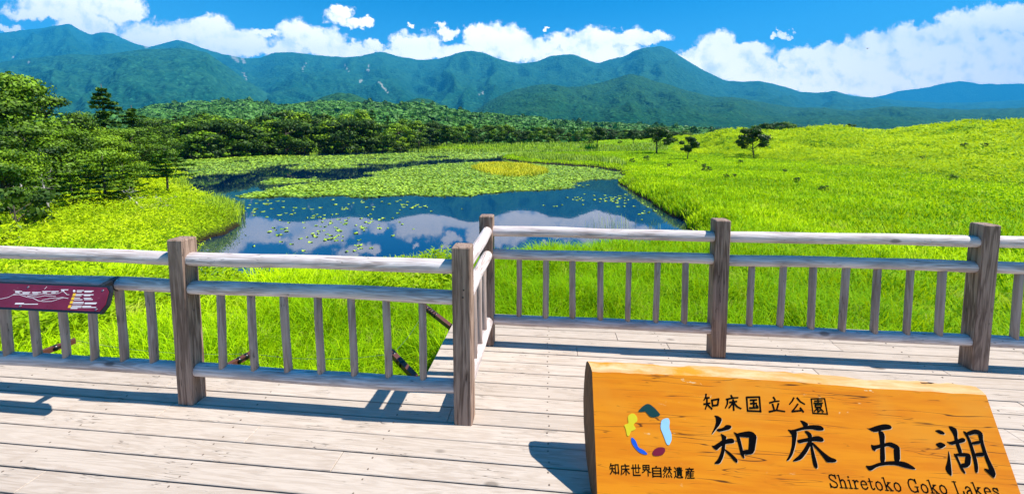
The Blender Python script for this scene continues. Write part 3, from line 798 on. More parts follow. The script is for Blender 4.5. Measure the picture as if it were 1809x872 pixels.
for iq, q in enumerate(ss):
    p0, p1 = sec[iq][0], sec[iq][-1]
    V += [p0 + (p1 - p0) * k / NR for k in range(NR + 1)]
b.add(V, [((i + 1) * (NR + 1) + k, i * (NR + 1) + k, i * (NR + 1) + k + 1, (i + 1) * (NR + 1) + k + 1) for i in range(ns - 1) for k in range(NR)], True)
to_local(b).build('face', M['sign'], sign)
b = MB(); V = [p for ring in sec for p in ring]
b.add(V, [(i * NP + k, (i + 1) * NP + k, (i + 1) * NP + k + 1, i * NP + k + 1) for i in range(ns - 1) for k in range(NP - 1)], True)
to_local(b).build('round_back', M['sign_edge'], sign)
for ring, order in ((sec[0], range(NP)), (sec[-1], range(NP - 1, -1, -1))):
    b = MB(); b.add(ring, [tuple(order)]); to_local(b).build('end_grain', M['sign_end'], sign)

def z1(p): return (1200 + p[0] / 4.54, 680 + p[1] / 4.54)
def z2(p): return (1500 + p[0] / 4.79, 690 + p[1] / 4.79)
def z3(p): return (1020 + p[0] / 4.54, 680 + p[1] / 4.54)
def glyph(name, polys, zf, material, h0=0.0012, parent=sign, label=None):
    b = MB()
    for k, poly in enumerate(polys):
        pts = chaikin([face_st(*zf(p)) for p in poly])
        b.prism(pts, sfr, -0.003, 0.003 + h0 + 0.00012 * k)
    o = to_local(b).build(name, material, parent)
    if label: o['label'] = label
    return o
M['lit_raw_edge'] = plain('lit_bare_wood', (0.66, 0.48, 0.30), 0.7, 0.2)
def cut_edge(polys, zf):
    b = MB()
    for k, poly in enumerate(polys):                       # bare lower lip of the carving; light on its wall put into pale colour
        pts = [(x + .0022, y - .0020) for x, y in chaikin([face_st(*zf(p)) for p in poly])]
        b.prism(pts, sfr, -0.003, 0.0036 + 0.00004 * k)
    to_local(b).build('lit_cut_edge', M['lit_raw_edge'], sign)
def chaikin(P):
    out = []
    for i in range(len(P)):
        a, c = P[i], P[(i + 1) % len(P)]
        out.append((a[0] * .8 + c[0] * .2, a[1] * .8 + c[1] * .2)); out.append((a[0] * .2 + c[0] * .8, a[1] * .2 + c[1] * .8))
    return out
def ribbon(P, wd, taper=True):
    """stroke outline from a centre line"""
    P = [np.array(p, float) for p in P]; L, R = [], []
    for i, p in enumerate(P):
        d = P[min(i + 1, len(P) - 1)] - P[max(i - 1, 0)]; d /= np.linalg.norm(d) + 1e-9
        nn = np.array([-d[1], d[0]])
        f = 1.0
        if taper: f = 1.1 if i == 0 else (0.75 if i == len(P) - 1 and len(P) > 2 else 0.95)
        L.append(p + nn * wd * f / 2); R.append(p - nn * wd * f / 2)
    e0 = (P[1] - P[0]); e0 /= np.linalg.norm(e0); L[0] = L[0] - e0 * wd * .3; R[0] = R[0] - e0 * wd * .3
    e1 = (P[-1] - P[-2]); e1 /= np.linalg.norm(e1); L[-1] = L[-1] + e1 * wd * .3; R[-1] = R[-1] + e1 * wd * .3
    return [tuple(x) for x in L + R[::-1]]

CHI = [[(278, 240), (310, 243), (345, 268), (325, 315), (300, 345), (262, 392), (258, 388), (285, 330), (295, 290), (292, 260)],
       [(300, 350), (350, 340), (375, 315), (410, 318), (420, 332), (405, 352), (350, 365), (320, 372), (300, 362)],
       [(258, 480), (275, 484), (320, 455), (340, 440), (400, 425), (430, 425), (445, 445), (435, 462), (370, 468), (330, 490), (300, 520), (275, 505)],
       [(330, 385), (350, 392), (380, 410), (372, 440), (365, 520), (350, 580), (325, 628), (275, 628), (310, 590), (335, 530), (345, 460), (340, 410)],
       [(360, 505), (400, 530), (440, 565), (468, 595), (465, 620), (445, 612), (410, 570), (370, 530)],
       [(432, 372), (460, 380), (482, 400), (525, 578), (515, 583), (495, 560), (478, 490), (455, 405)],
       [(455, 385), (550, 365), (590, 372), (622, 405), (600, 418), (550, 416), (475, 410)],
       [(560, 395), (622, 400), (612, 470), (602, 530), (575, 548), (550, 545), (558, 470)],
       [(500, 522), (560, 512), (600, 515), (590, 548), (520, 555)]]
TOKO = [[(965, 278), (1000, 285), (1035, 308), (1025, 335), (1000, 342), (990, 315)],
        [(865, 352), (905, 358), (985, 333), (1060, 316), (1130, 320), (1160, 342), (1155, 360), (1110, 362), (1060, 350), (990, 355), (930, 372), (895, 385)],
        [(880, 370), (935, 366), (945, 380), (930, 480), (910, 550), (880, 598), (855, 605), (885, 550), (903, 480), (905, 400)],
        [(942, 440), (965, 432), (1030, 420), (1110, 402), (1150, 418), (1160, 440), (1145, 452), (1080, 445), (1010, 452), (960, 465)],
        [(1000, 366), (1030, 363), (1065, 392), (1060, 450), (1085, 550), (1112, 650), (1100, 668), (1075, 645), (1060, 560), (1045, 450), (1030, 400)],
        [(1045, 450), (1055, 475), (1020, 540), (980, 590), (930, 608), (905, 605), (960, 560), (1005, 500), (1030, 450)],
        [(1055, 450), (1080, 462), (1150, 530), (1210, 575), (1255, 590), (1262, 605), (1245, 615), (1180, 615), (1165, 590), (1110, 520), (1065, 475)]]
GO = [[(147, 312), (165, 318), (240, 290), (300, 278), (345, 285), (362, 305), (350, 322), (290, 328), (235, 345), (200, 345)],
      [(245, 335), (285, 340), (302, 375), (298, 440), (305, 605), (262, 610), (262, 440), (255, 380)],
      [(182, 450), (215, 460), (300, 440), (350, 430), (400, 450), (428, 475), (425, 500), (378, 485), (330, 462), (280, 475), (225, 490), (220, 508), (195, 495)],
      [(375, 470), (428, 470), (430, 595), (383, 602)],
      [(135, 628), (180, 632), (250, 605), (330, 592), (420, 590), (480, 600), (540, 635), (562, 655), (550, 662), (480, 650), (400, 625), (320, 622), (240, 635), (185, 672), (165, 668)]]
KO = [[(722, 335), (760, 325), (795, 340), (810, 358), (800, 368), (765, 362)], [(728, 448), (770, 430), (805, 445), (818, 460), (775, 488), (750, 470)],
      [(840, 500), (850, 540), (858, 600), (868, 700), (862, 718), (830, 690), (812, 650), (828, 600), (836, 550)],
      [(838, 298), (860, 295), (905, 315), (915, 345), (915, 400), (960, 525), (930, 535), (895, 430), (885, 370)],
      [(822, 425), (850, 430), (920, 408), (960, 392), (985, 408), (975, 430), (910, 445), (860, 455)],
      [(880, 525), (910, 535), (940, 610), (985, 690), (975, 698), (945, 665), (915, 590)], [(890, 530), (960, 520), (1010, 525), (1030, 545), (1000, 552), (920, 550)],
      [(985, 540), (1030, 540), (1025, 620), (1000, 640), (975, 620)], [(940, 615), (990, 605), (1015, 625), (1000, 642), (960, 648)],
      [(960, 335), (990, 345), (1030, 420), (1075, 560), (1090, 640), (1085, 690), (1065, 685), (1055, 600), (1030, 500), (1000, 400)],
      [(985, 350), (1060, 322), (1100, 330), (1130, 360), (1115, 380), (1070, 358), (1010, 375)],
      [(1085, 345), (1128, 358), (1130, 420), (1170, 550), (1240, 690), (1225, 735), (1205, 720), (1140, 660), (1150, 652), (1190, 665), (1150, 570), (1110, 440)],
      [(1025, 435), (1090, 418), (1115, 425), (1110, 442), (1040, 452)], [(1060, 525), (1120, 515), (1145, 525), (1140, 547), (1070, 552)]]
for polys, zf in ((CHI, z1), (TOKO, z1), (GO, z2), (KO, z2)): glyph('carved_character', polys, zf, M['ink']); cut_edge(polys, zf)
LINE = [[[(215, 70), (212, 95), (198, 118)], [(208, 100), (240, 98)], [(198, 150), (245, 142)], [(222, 100), (222, 150), (210, 188)], [(228, 155), (262, 188)], [(262, 118), (268, 165)], [(262, 118), (315, 108)], [(315, 108), (308, 158)], [(268, 162), (308, 156)]],
        [[(415, 80), (425, 97)], [(378, 112), (430, 100), (470, 98)], [(388, 110), (385, 150), (370, 180)], [(405, 135), (460, 128)], [(432, 115), (437, 198)], [(430, 140), (400, 178)], [(438, 140), (465, 170), (495, 185)]],
        [[(540, 95), (548, 205)], [(540, 95), (642, 92)], [(642, 92), (652, 212)], [(548, 203), (655, 207)], [(570, 118), (620, 115)], [(572, 145), (620, 143)], [(565, 180), (632, 178)], [(596, 118), (598, 178)], [(618, 158), (628, 168)]],
        [[(755, 95), (768, 115)], [(725, 140), (760, 128), (800, 125)], [(748, 150), (760, 190)], [(795, 145), (782, 192)], [(722, 210), (780, 198), (845, 208)]],
        [[(918, 100), (905, 125), (885, 150)], [(945, 100), (970, 130), (1005, 150)], [(950, 150), (925, 185), (905, 205)], [(905, 208), (985, 200)], [(970, 180), (995, 212)]],
        [[(1058, 108), (1072, 225)], [(1058, 108), (1165, 105)], [(1165, 105), (1188, 232)], [(1072, 222), (1185, 228)], [(1085, 125), (1145, 122)], [(1112, 115), (1114, 140)], [(1080, 142), (1150, 140)], [(1090, 155), (1140, 153)], [(1140, 153), (1138, 172)], [(1090, 155), (1093, 175)],
         [(1093, 173), (1138, 172)], [(1115, 173), (1085, 205)], [(1110, 180), (1112, 210)], [(1112, 210), (1130, 200)], [(1125, 178), (1155, 210)]]]
b = MB()
for ci, ch in enumerate(LINE):
    for k, st in enumerate(ch):
        wd = 13 if ci < 5 else 9
        b.prism([face_st(*z1(p)) for p in ribbon(st, wd)], sfr, -0.003, 0.0042 + 0.00012 * k)
to_local(b).build('park_name_lettering', M['ink'], sign)

# eight small characters under the emblem
def cjk_line(text, centres, wpx, hpx, zf, name):
    b = MB()
    for ch, (cx_, cy_) in zip(text, centres):
        cu = bpy.data.curves.new('glyph_source', 'FONT'); cu.body = ch; cu.size = 1.0; cu.align_x = 'LEFT'; cu.resolution_u = 2
        try: cu.offset = 0.012
        except Exception: pass
        ob = bpy.data.objects.new('glyph_source', cu); COL.objects.link(ob)
        dg = bpy.context.evaluated_depsgraph_get(); me = bpy.data.meshes.new_from_object(ob.evaluated_get(dg))
        bpy.data.objects.remove(ob); 
        vs = np.array([v.co[:] for v in me.vertices]) if len(me.vertices) else np.zeros((0, 3))
        if len(vs):
            lo, hi = vs.min(0), vs.max(0)
            P = []
            for x, y, _ in vs:
                px = cx_ + ((x - lo[0]) / (hi[0] - lo[0]) - 0.5) * wpx; py = cy_ - ((y - lo[1]) / (hi[1] - lo[1]) - 0.5) * hpx
                px += (py - cy_) * 0.06; P.append(sfr(*face_st(*zf((px, py))), 0.0012))
            b.add(P, [tuple(p.vertices) for p in me.polygons])
        bpy.data.meshes.remove(me); bpy.data.curves.remove(cu)
    to_local(b).build(name, M['ink'], sign)
cjk_line('知床世界自然遺産', [(295, 668), (383, 673), (470, 677), (553, 682), (637, 690), (722, 693), (810, 698), (900, 702)], 76, 94, z3, 'heritage_lettering')

# serif letters of the last line
SL = {'S': ([[(.58, .80), (.50, .94), (.33, 1.0), (.15, .94), (.09, .77), (.17, .62), (.35, .51), (.54, .39), (.6, .23), (.52, .06), (.32, 0), (.13, .06), (.06, .22)], [(.585, .72), (.585, 1.0)], [(.055, .28), (.055, 0.0)]], .68),
      'h': ([[(.15, 0), (.15, 1)], [(.02, .97), (.15, .97)], [(.02, .025), (.29, .025)], [(.15, .48), (.28, .63), (.41, .64), (.49, .54), (.5, .35), (.5, 0)], [(.37, .025), (.64, .025)]], .68),
      'i': ([[(.15, 0), (.15, .66)], [(.03, .635), (.15, .635)], [(.02, .025), (.29, .025)], [(.15, .86), (.15, .93)]], .33),
      'r': ([[(.15, 0), (.15, .66)], [(.03, .635), (.15, .635)], [(.02, .025), (.31, .025)], [(.15, .42), (.26, .60), (.38, .65), (.45, .56)]], .5),
      'e': ([[(.1, .36), (.50, .36)], [(.51, .36), (.49, .53), (.39, .64), (.26, .64), (.13, .54), (.08, .33), (.14, .1), (.3, .005), (.44, .05), (.53, .17)]], .6),
      't': ([[(.18, .86), (.18, .14), (.25, .02), (.36, .05), (.40, .12)], [(.03, .63), (.38, .63)]], .44),
      'o': ([[(.31, .65), (.15, .57), (.08, .33), (.15, .08), (.31, 0)], [(.31, .65), (.47, .57), (.54, .33), (.47, .08), (.31, 0)]], .63),
      'k': ([[(.15, 0), (.15, 1)], [(.02, .97), (.15, .97)], [(.02, .025), (.29, .025)], [(.15, .28), (.46, .63)], [(.34, .635), (.57, .635)], [(.27, .40), (.52, .03)], [(.40, .025), (.63, .025)]], .66),
      'G': ([[(.66, .76), (.57, .94), (.4, 1), (.21, .93), (.09, .7), (.08, .4), (.16, .12), (.36, 0), (.54, .05), (.64, .14)], [(.645, .04), (.645, .40)], [(.5, .42), (.77, .42)], [(.665, .70), (.665, 1.0)]], .84),
      'L': ([[(.18, 0), (.18, 1)], [(.04, .975), (.33, .975)], [(.04, .025), (.62, .025)], [(.625, .0), (.64, .26)]], .72),
      'a': ([[(.1, .50), (.18, .62), (.32, .65), (.43, .55), (.44, .12), (.50, .02), (.58, .05)], [(.44, .40), (.22, .33), (.09, .18), (.14, .03), (.27, 0), (.44, .13)]], .61),
      's': ([[(.42, .52), (.35, .62), (.24, .65), (.12, .60), (.1, .48), (.22, .37), (.38, .28), (.43, .16), (.36, .03), (.24, 0), (.12, .05), (.08, .16)], [(.43, .46), (.43, .65)], [(.075, .2), (.075, 0)]], .5), ' ': ([], .42)}
text = 'Shiretoko Goko Lakes'
adv = sum(SL[c][1] + 0.04 for c in text)
P0 = np.array(face_st(1467, 859.5)); P1 = np.array(face_st(1770, 877))
ex = (P1 - P0) / adv; ey = np.array(face_st(1466, 838)) - P0; ey = np.array([0.0, np.linalg.norm(ey)])
b = MB(); cur = 0.0
for c_ in text + ' ':
    sts, wch = SL[c_]
    if c_ == ' ' and b.v: to_local(b).build('carved_word', M['ink'], sign); b = MB()
    for k, st in enumerate(sts):
        thin = len(st) == 2 and abs(st[0][1] - st[1][1]) < 0.05
        pts = [P0 + ex * (cur + x) + ey * y for x, y in st]
        b.prism([tuple(p) for p in ribbon(pts, (0.055 if thin else 0.105) * ey[1], False)], sfr, -0.003, 0.0042 + 0.00012 * k)
    cur += wch + 0.04
# emblem of five coloured shapes
EMB = {'green': ((0.004, 0.045, 0.040), [(483, 210), (520, 170), (555, 148), (580, 150), (620, 180), (665, 232), (655, 245), (610, 257), (580, 250), (560, 225), (545, 208), (520, 212)]),
       'yellow': ((0.75, 0.62, 0.01), [(405, 245), (430, 225), (455, 225), (478, 250), (482, 285), (460, 300), (450, 315), (470, 345), (455, 358), (430, 365), (415, 405), (398, 405), (388, 350), (374, 318), (385, 312), (410, 305), (405, 270)]),
       'pale blue': ((0.34, 0.62, 0.85), [(672, 280), (700, 265), (730, 262), (740, 285), (735, 340), (755, 390), (755, 440), (735, 480), (715, 470), (690, 400), (665, 340)]),
       'deep blue': ((0.008, 0.10, 0.60), [(430, 420), (445, 418), (470, 445), (488, 498), (530, 515), (565, 548), (545, 555), (500, 540), (460, 500), (435, 460)]),
       'crimson': ((0.20, 0.004, 0.025), [(600, 535), (625, 505), (670, 493), (700, 500), (705, 525), (685, 555), (640, 565), (605, 560)])}
for nm, (c_, poly) in EMB.items():
    glyph('emblem_shape', [poly], z3, plain('paint_' + nm.replace(' ', '_'), c_, 0.45, 0.4), 0.002, sign, nm + ' painted shape of the emblem ring')

# ------------------------------------------------------------------ maroon information panel on the left railing
Q0 = np.array([-2.763, 2.0, 0.815]); PT = math.radians(32)
PX = np.array([1.0, 0, 0]); PY = np.array([0, math.sin(PT), math.cos(PT)]); PN = np.array([0, -math.cos(PT), math.sin(PT)])
def p_st(u, v):
    r = ray(u, v); t = (Q0 - ORG).dot(PN) / r.dot(PN); p = ORG + r * t - Q0
    return float(p.dot(PX)), float(p.dot(PY))
def pfr(s, t, h): return Q0 + PX * s + PY * t + PN * h
panel = empty('information_panel', tuple(Q0), 'maroon panel with white mountain outline, mounted on the left railing', 'sign')
def p_local(b): b.v = [tuple(np.array(p) - Q0) for p in b.v]; return b
def zp(x, y): return p_st(x / 8.22, 480 + y / 8.22)
m, n = mat('maroon_panel'); co = n.n('ShaderNodeTexCoord').outputs['Object']
nz = n.noise(co, 9, 4, .6); c = n.mix(n.smooth(nz, .35, .7), (0.135, 0.006, 0.022), (0.17, 0.012, 0.034))
scr = n.smooth(n.noise(n.v('MULTIPLY', co, (.2, 1, 1)), 60, 3, .6), .70, .74); c = n.mix(n.m('MULTIPLY', scr, .4), c, (.35, .2, .22))
finish(n, principled(n, c, 0.4, None, 0.4)); M['maroon'] = m
M['white'] = plain('white_print', (0.75, 0.72, 0.72), 0.5); M['yellow'] = plain('yellow_print', (0.85, 0.50, 0.02), 0.5)
left = -1.62; sL = left
def outline(ins):
    (s0, t0), (s1, t1), (s2, t2), (s3, t3) = zp(1590, 200), zp(1610, 290), zp(1560, 480), zp(1460, 610)
    tb = t3 + ins; tt = t0 - ins
    return [(sL + ins, tb), (s3 - ins, tb), (s2 - ins, t2), (s1 - ins, t1), (s0 - ins, tt), (sL + ins, tt)]
b = MB(); b.prism(outline(0), pfr, -0.018, 0.018); p_local(b).build('panel_frame', M['iron'], panel)
b = MB(); b.prism(outline(0.012), pfr, 0.001, 0.003); p_local(b).build('panel_face', M['maroon'], panel)
HF = 0.0045
b = MB(); kk = 0
def pstroke(P, wd=0.0025):
    global kk
    b.prism(ribbon([zp(*p) for p in P], wd, False), pfr, HF - 0.0008, 0.0008 + 0.00003 * (kk % 9)); kk += 1
for P in ([(-600, 420), (-350, 330), (-150, 400), (35, 390), (130, 370), (200, 335), (290, 330), (400, 365), (490, 380), (570, 420), (650, 430), (760, 428), (860, 395), (940, 375), (1000, 385)], [(210, 325), (280, 310), (380, 330), (440, 328), (540, 335), (640, 315), (740, 325), (860, 312), (930, 280), (985, 330), (1015, 332)], [(410, 350), (560, 365), (660, 345), (820, 355)], [(620, 410), (740, 385), (850, 378), (930, 368)], [(690, 215), (660, 250)]):
    pstroke(P)
p_local(b).build('mountain_outline', M['white'], panel)
b = MB(); rr = random.Random(2); kk = 0
def dashes(x0, x1, y, hgt=9, slant=-.25):
    x = x0
    while x < x1 - 6:
        wd = rr.uniform(10, 26); x2 = min(x + wd, x1)
        pstroke([(x, y), (x2, y)], hgt / 8.22 * 0.0042); x = x2 + rr.uniform(2, 6)
for x0, x1, y in ((235, 330, 283), (235, 290, 298), (340, 455, 298), (345, 430, 315), (480, 615, 298), (490, 570, 315), (630, 750, 285), (640, 690, 302), (760, 860, 285), (760, 815, 302), (900, 1000, 260), (905, 950, 273), (360, 560, 468),
                  (1130, 1225, 272), (1130, 1205, 292), (1240, 1365, 278), (1240, 1340, 292), (1115, 1215, 328), (1110, 1190, 345), (1225, 1365, 332), (1235, 1320, 345), (1095, 1170, 380), (1090, 1205, 405), (1230, 1340, 383), (1235, 1355, 402), (1075, 1235, 440), (1070, 1225, 460), (1245, 1415, 450), (1245, 1400, 463), (1060, 1195, 493), (1045, 1190, 515), (1040, 1140, 530), (1210, 1330, 498), (1210, 1410, 515),
                  (-700, -400, 300), (-650, -300, 470), (-900, -760, 350)):
    if (x0, y) in ((1130, 272), (-700, 300)): p_local(b).build('small_lettering', M['white'], panel); b = MB()
    dashes(x0, x1, y)
p_local(b).build('small_lettering', M['white'], panel); b = MB()
for x in (248, 280, 312, 342): pstroke([(x - 10, 460), (x + 10, 460)], 0.009)
p_local(b).build('panel_title', M['white'], panel)
for k, (x, y) in enumerate(((1088, 330), (1068, 385), (1048, 440), (1022, 500))):
    b = MB(); b.prism([zp(x - 26, y + 22), zp(x + 12, y + 22), zp(x + 26, y - 18), zp(x - 12, y - 18)], pfr, HF - .0008, 0.001); p_local(b).build('yellow_mark', M['yellow'], panel)
b = MB(); b.prism([zp(1088 + 18 * math.cos(a), 278 + 18 * math.sin(a)) for a in np.linspace(0, 6.28, 9)[:-1]], pfr, HF - .0008, .001); p_local(b).build('round_mark', M['white'], panel)
for x, y in ((425, 222), (1508, 272), (1412, 545), (312, 495)):
    b = MB(); c0 = zp(x, y); b.tube([pfr(*c0, 0.003), pfr(*c0, 0.0075)], 0.006, 10); p_local(b).build('screw', M['wire'], panel)
for x in (-2.86, -3.9):                                    # straps that hold the board to the middle rail
    b = MB(); b.tube([np.array((x + k, yl, Z_M)) - Q0 for k in (-0.02, 0.02)], R_R + 0.004, 16)
    b.add([np.array(p) - Q0 for p in ((x - .02, 2.0, .80), (x + .02, 2.0, .80), (x + .02, yl, Z_M + .05), (x - .02, yl, Z_M + .05), (x - .02, 2.0, .775), (x + .02, 2.0, .775), (x + .02, yl, Z_M), (x - .02, yl, Z_M))],
          [(0, 1, 2, 3), (7, 6, 5, 4), (0, 4, 5, 1), (1, 5, 6, 2), (3, 2, 6, 7), (0, 3, 7, 4)])
    b.build('strap', M['iron'], panel)

# ------------------------------------------------------------------ grass, bamboo grass, reeds
M['grass'] = foliage('meadow_grass', (0.13, 0.32, 0.002), (0.60, 0.82, 0.003), 0.32, 0.7, spec=0.05, upward=0.45, patchy=True)
M['sasa'] = foliage('bamboo_grass_leaves', (0.22, 0.38, 0.003), (0.64, 0.77, 0.006), 0.34, 0.7, spec=0.08, upward=0.40, patchy=True)
M['reed'] = foliage('yellow_reeds', (0.34, 0.42, 0.008), (0.74, 0.66, 0.015), 0.3, 0.6, upward=0.5)
M['greenreed'] = foliage('green_reeds', (0.12, 0.24, 0.01), (0.44, 0.62, 0.02), 0.3, 0.6, upward=0.5)

def blades(name, P, h, wd, lean, tint, material):
    """three-segment curved blades rooted at P"""
    n = len(P)
    az = rng.random(n) * 2 * math.pi; ld = rng.random(n) * 2 * math.pi
    side = np.stack([np.cos(az), np.sin(az), np.zeros(n)], -1) * (wd / 2)[:, None]
    ln = np.stack([np.cos(ld), np.sin(ld), np.zeros(n)], -1) * (lean * h)[:, None]
    up_ = np.array([0, 0, 1.0])[None] * h[:, None]
    p1 = P + up_ * 0.45 + ln * 0.18; p2 = P + up_ * 0.82 + ln * 0.55; p3 = P + up_ * (1 - 0.25 * lean[:, None]) + ln
    V = np.stack([P - side * .7, P + side * .7, p1 - side, p1 + side, p2 - side * .65, p2 + side * .65, p3], 1).reshape(-1, 3)
    k = np.arange(n)[:, None] * 7
    q = np.concatenate([k + np.array([[0, 1, 3, 2]]), k + np.array([[2, 3, 5, 4]])]); t = k + np.array([[4, 5, 6]])
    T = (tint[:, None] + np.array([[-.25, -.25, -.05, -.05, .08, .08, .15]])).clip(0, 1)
    return link_mesh(name, np_mesh(name, V, [q, t], material, {'tint': T.ravel()}))

def scatter(n, r0, r1, a0=-66, a1=64):
    a = np.radians(a0 + (a1 - a0) * rng.random(n)) + YAW
    r = np.exp(math.log(r0) + (math.log(r1) - math.log(r0)) * rng.random(n))
    return r * np.sin(a), r * np.cos(a), r
def off_deck(x, y): return ~(((x < -0.86) & (y < 2.50)) | ((x >= -0.95) & (y < 3.42)))
def hill_t(x, y):
    d = x * FWD[0] + y * FWD[1]; a = (x * RGT[0] + y * RGT[1]) / np.maximum(d, .5)
    return (d - np.interp(a, H_l, H_d0)) / (np.interp(a, H_l, H_d1) - np.interp(a, H_l, H_d0)), a, d

x, y, r = scatter(520000, 2.9, 140)
sd_ = poly_sd(x, y, LAKE); t_, a_, d_ = hill_t(x, y)
z = ground_z(x, y)
on_hill = (t_ + (fbm(x / 6, y / 6, 3, 31) - .5) * .3 > 0.03) & (a_ > lat(1190))
left_bank = (a_ < lat(430) ) & (r > 7.5)
near_left = (a_ < lat(830)) & (r < 9)
mixp = fbm(x / 2.2, y / 2.2, 3, 77)
is_sasa = (on_hill & (mixp > 0.30)) | (left_bank & (mixp > 0.28)) | (near_left & (mixp > 0.52) & (rng.random(len(x)) < .7))
keep = off_deck(x, y) & (z > ZW + 0.03) & (t_ < 1.06) & (r < 140)
g = keep & ~is_sasa
P = np.stack([x, y, z - 0.03], -1)[g]; rr_ = r[g]
patch = fbm(P[:, 0] / 7, P[:, 1] / 7, 4, 51); clump = fbm(P[:, 0] / 0.9, P[:, 1] / 0.9, 2, 61)
hg = (1 + 0.35 * (1 - sstep(rr_, 5, 10))) * (0.40 + 0.22 * rng.random(len(P))) * (0.65 + 0.75 * clump) * (1 - 0.62 * sstep(rr_, 8, 38))
wd = np.maximum(0.009, 0.0019 * rr_) * (0.7 + 0.7 * rng.random(len(P)))
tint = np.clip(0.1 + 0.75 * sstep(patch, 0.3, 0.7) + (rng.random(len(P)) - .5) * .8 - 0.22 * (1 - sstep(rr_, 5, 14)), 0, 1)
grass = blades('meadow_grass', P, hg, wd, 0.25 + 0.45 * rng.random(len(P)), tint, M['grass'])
tag(grass, 'long bright green grass of the meadow below the deck', 'grass', kind='stuff')

# broad leaves of bamboo grass
g = keep & is_sasa
P = np.stack([x, y, z], -1)[g]; rr_ = r[g]
J_ = lambda: P + rng.normal(size=P.shape) * np.array([.14, .14, 0]) * np.minimum(1.5, rr_ / 12)[:, None]
P = np.concatenate([P, J_(), J_()]); rr_ = np.concatenate([rr_, rr_, rr_])
cl = fbm(P[:, 0] / 1.3, P[:, 1] / 1.3, 3, 91); cl2 = fbm(P[:, 0] / 5, P[:, 1] / 5, 3, 92)
P[:, 2] += (0.05 + 0.62 * rng.random(len(P)) ** 0.7) * (0.15 + 1.5 * cl)
size = np.maximum(0.052, 0.0028 * rr_) * (0.7 + 0.6 * rng.random(len(P)))
V, F = leaf_quads(P, size, 0.55, rng, 0.27)
tint = np.clip(0.20 + 0.6 * sstep(cl2, .3, .7) + (rng.random(len(P)) - .5) * .6 + 0.1 * (rr_ > 12), 0, 1)
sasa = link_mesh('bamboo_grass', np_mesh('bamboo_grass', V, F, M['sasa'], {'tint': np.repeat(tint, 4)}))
tag(sasa, 'yellow green leafy bamboo grass on the left bank and the right hill', 'ground cover', kind='stuff')

def patch_points(poly_px, z, n):
    Q = np.array([on_z(u, v, z)[:2] for u, v in poly_px])
    lo, hi = Q.min(0), Q.max(0); out = []
    while sum(map(len, out)) < n:
        p = lo + (hi - lo) * rng.random((n * 2, 2)); out.append(p[poly_sd(p[:, 0], p[:, 1], Q) + (fbm(p[:, 0] / .8, p[:, 1] / .8, 2, 8) - .5) * .8 < 0])
    return np.concatenate(out)[:n]
ISLET = [(833, 297), (850, 291), (885, 289), (930, 292), (960, 298), (968, 306), (940, 312), (905, 313), (870, 309), (845, 303)]
p = patch_points(ISLET, ZW, 5200); n_ = len(p); rr_ = np.hypot(p[:, 0], p[:, 1])
isl = blades('yellow_reed_bed', np.column_stack([p, np.full(n_, ZW - .03)]), 0.28 + .34 * rng.random(n_), 0.045 + .05 * rng.random(n_), .3 + .5 * rng.random(n_), np.clip(.35 + .5 * fbm(p[:, 0] / 3, p[:, 1] / 3, 2, 3) + (rng.random(n_) - .5) * .6, 0, 1), M['reed'])
tag(isl, 'golden yellow reed islet among the lily leaves in the lake', 'reeds', kind='stuff')
rp, rh, rw = [], [], []
for poly, n_, hh, ww in (([(372, 374), (395, 366), (424, 380), (425, 392), (400, 400), (375, 392)], 1600, .75, .025), ([(296, 322), (330, 322), (332, 336), (300, 340)], 700, .7, .04), ([(720, 262), (860, 262), (1000, 264), (1180, 266), (1180, 271), (1000, 271), (850, 269), (720, 268)], 9000, .9, .16),
                         ([(905, 278), (1000, 281), (1095, 290), (1110, 300), (1040, 292), (930, 286)], 3500, .75, .08), ([(1030, 403), (1075, 398), (1125, 404), (1120, 424), (1040, 424)], 70, .75, .013), ([(1120, 400), (1180, 405), (1180, 420), (1120, 420)], 30, .5, .012), ([(498, 270), (510, 268), (522, 271), (512, 275)], 110, .9, .1), ([(538, 271), (552, 268), (566, 272), (552, 275)], 110, .8, .1)):
    q = patch_points(poly, ZW, n_); rp.append(q); rh.append(np.full(n_, hh)); rw.append(np.full(n_, ww))
rp, rh, rw = map(np.concatenate, (rp, rh, rw)); n_ = len(rp)
rz = np.maximum(ground_z(rp[:, 0], rp[:, 1]), ZW - .05)
gr_ = blades('reeds', np.column_stack([rp, rz]), rh * (.5 + .7 * rng.random(n_)), rw * (.7 + .6 * rng.random(n_)), .1 + .35 * rng.random(n_), rng.random(n_), M['greenreed'])
tag(gr_, 'pale green reeds standing at the edges of the lake', 'reeds', kind='stuff')

# ------------------------------------------------------------------ lily leaves
M['lily'] = foliage('lily_leaves', (0.10, 0.23, 0.006), (0.50, 0.68, 0.05), 0.08, 0.4, spec=0.35)
MASS = [[(418, 346), (450, 339), (480, 333), (540, 325), (600, 319), (640, 316), (672, 312), (655, 305), (690, 299), (760, 291), (830, 287.5), (905, 287), (980, 292), (1085, 301), (1098, 308), (1094, 315), (1050, 318), (1015, 326), (985, 335), (940, 339), (860, 344), (780, 347), (700, 347), (640, 351), (600, 346), (520, 349), (460, 350)],
        [(300, 291), (345, 283), (420, 277), (500, 274.5), (560, 276), (640, 273), (740, 269), (870, 267), (1000, 268), (1040, 270), (960, 272.5), (895, 275), (872, 281), (800, 281), (735, 285), (690, 290), (640, 289), (600, 297), (560, 300), (520, 299), (505, 296), (522, 291), (480, 292), (455, 300), (410, 310), (380, 309), (330, 313), (305, 313), (330, 303)],
        [(470, 321), (495, 315), (530, 317), (565, 313), (560, 320), (520, 325), (480, 326)], [(560, 293), (620, 291), (665, 293), (640, 296), (590, 297)], [(310, 284), (380, 279), (420, 279), (360, 287)]]
HOLES = [[(660, 279), (690, 280), (690, 282), (650, 282)], [(740, 277), (790, 275), (800, 279), (750, 280)], [(410, 284), (440, 283), (440, 286), (415, 287)]]
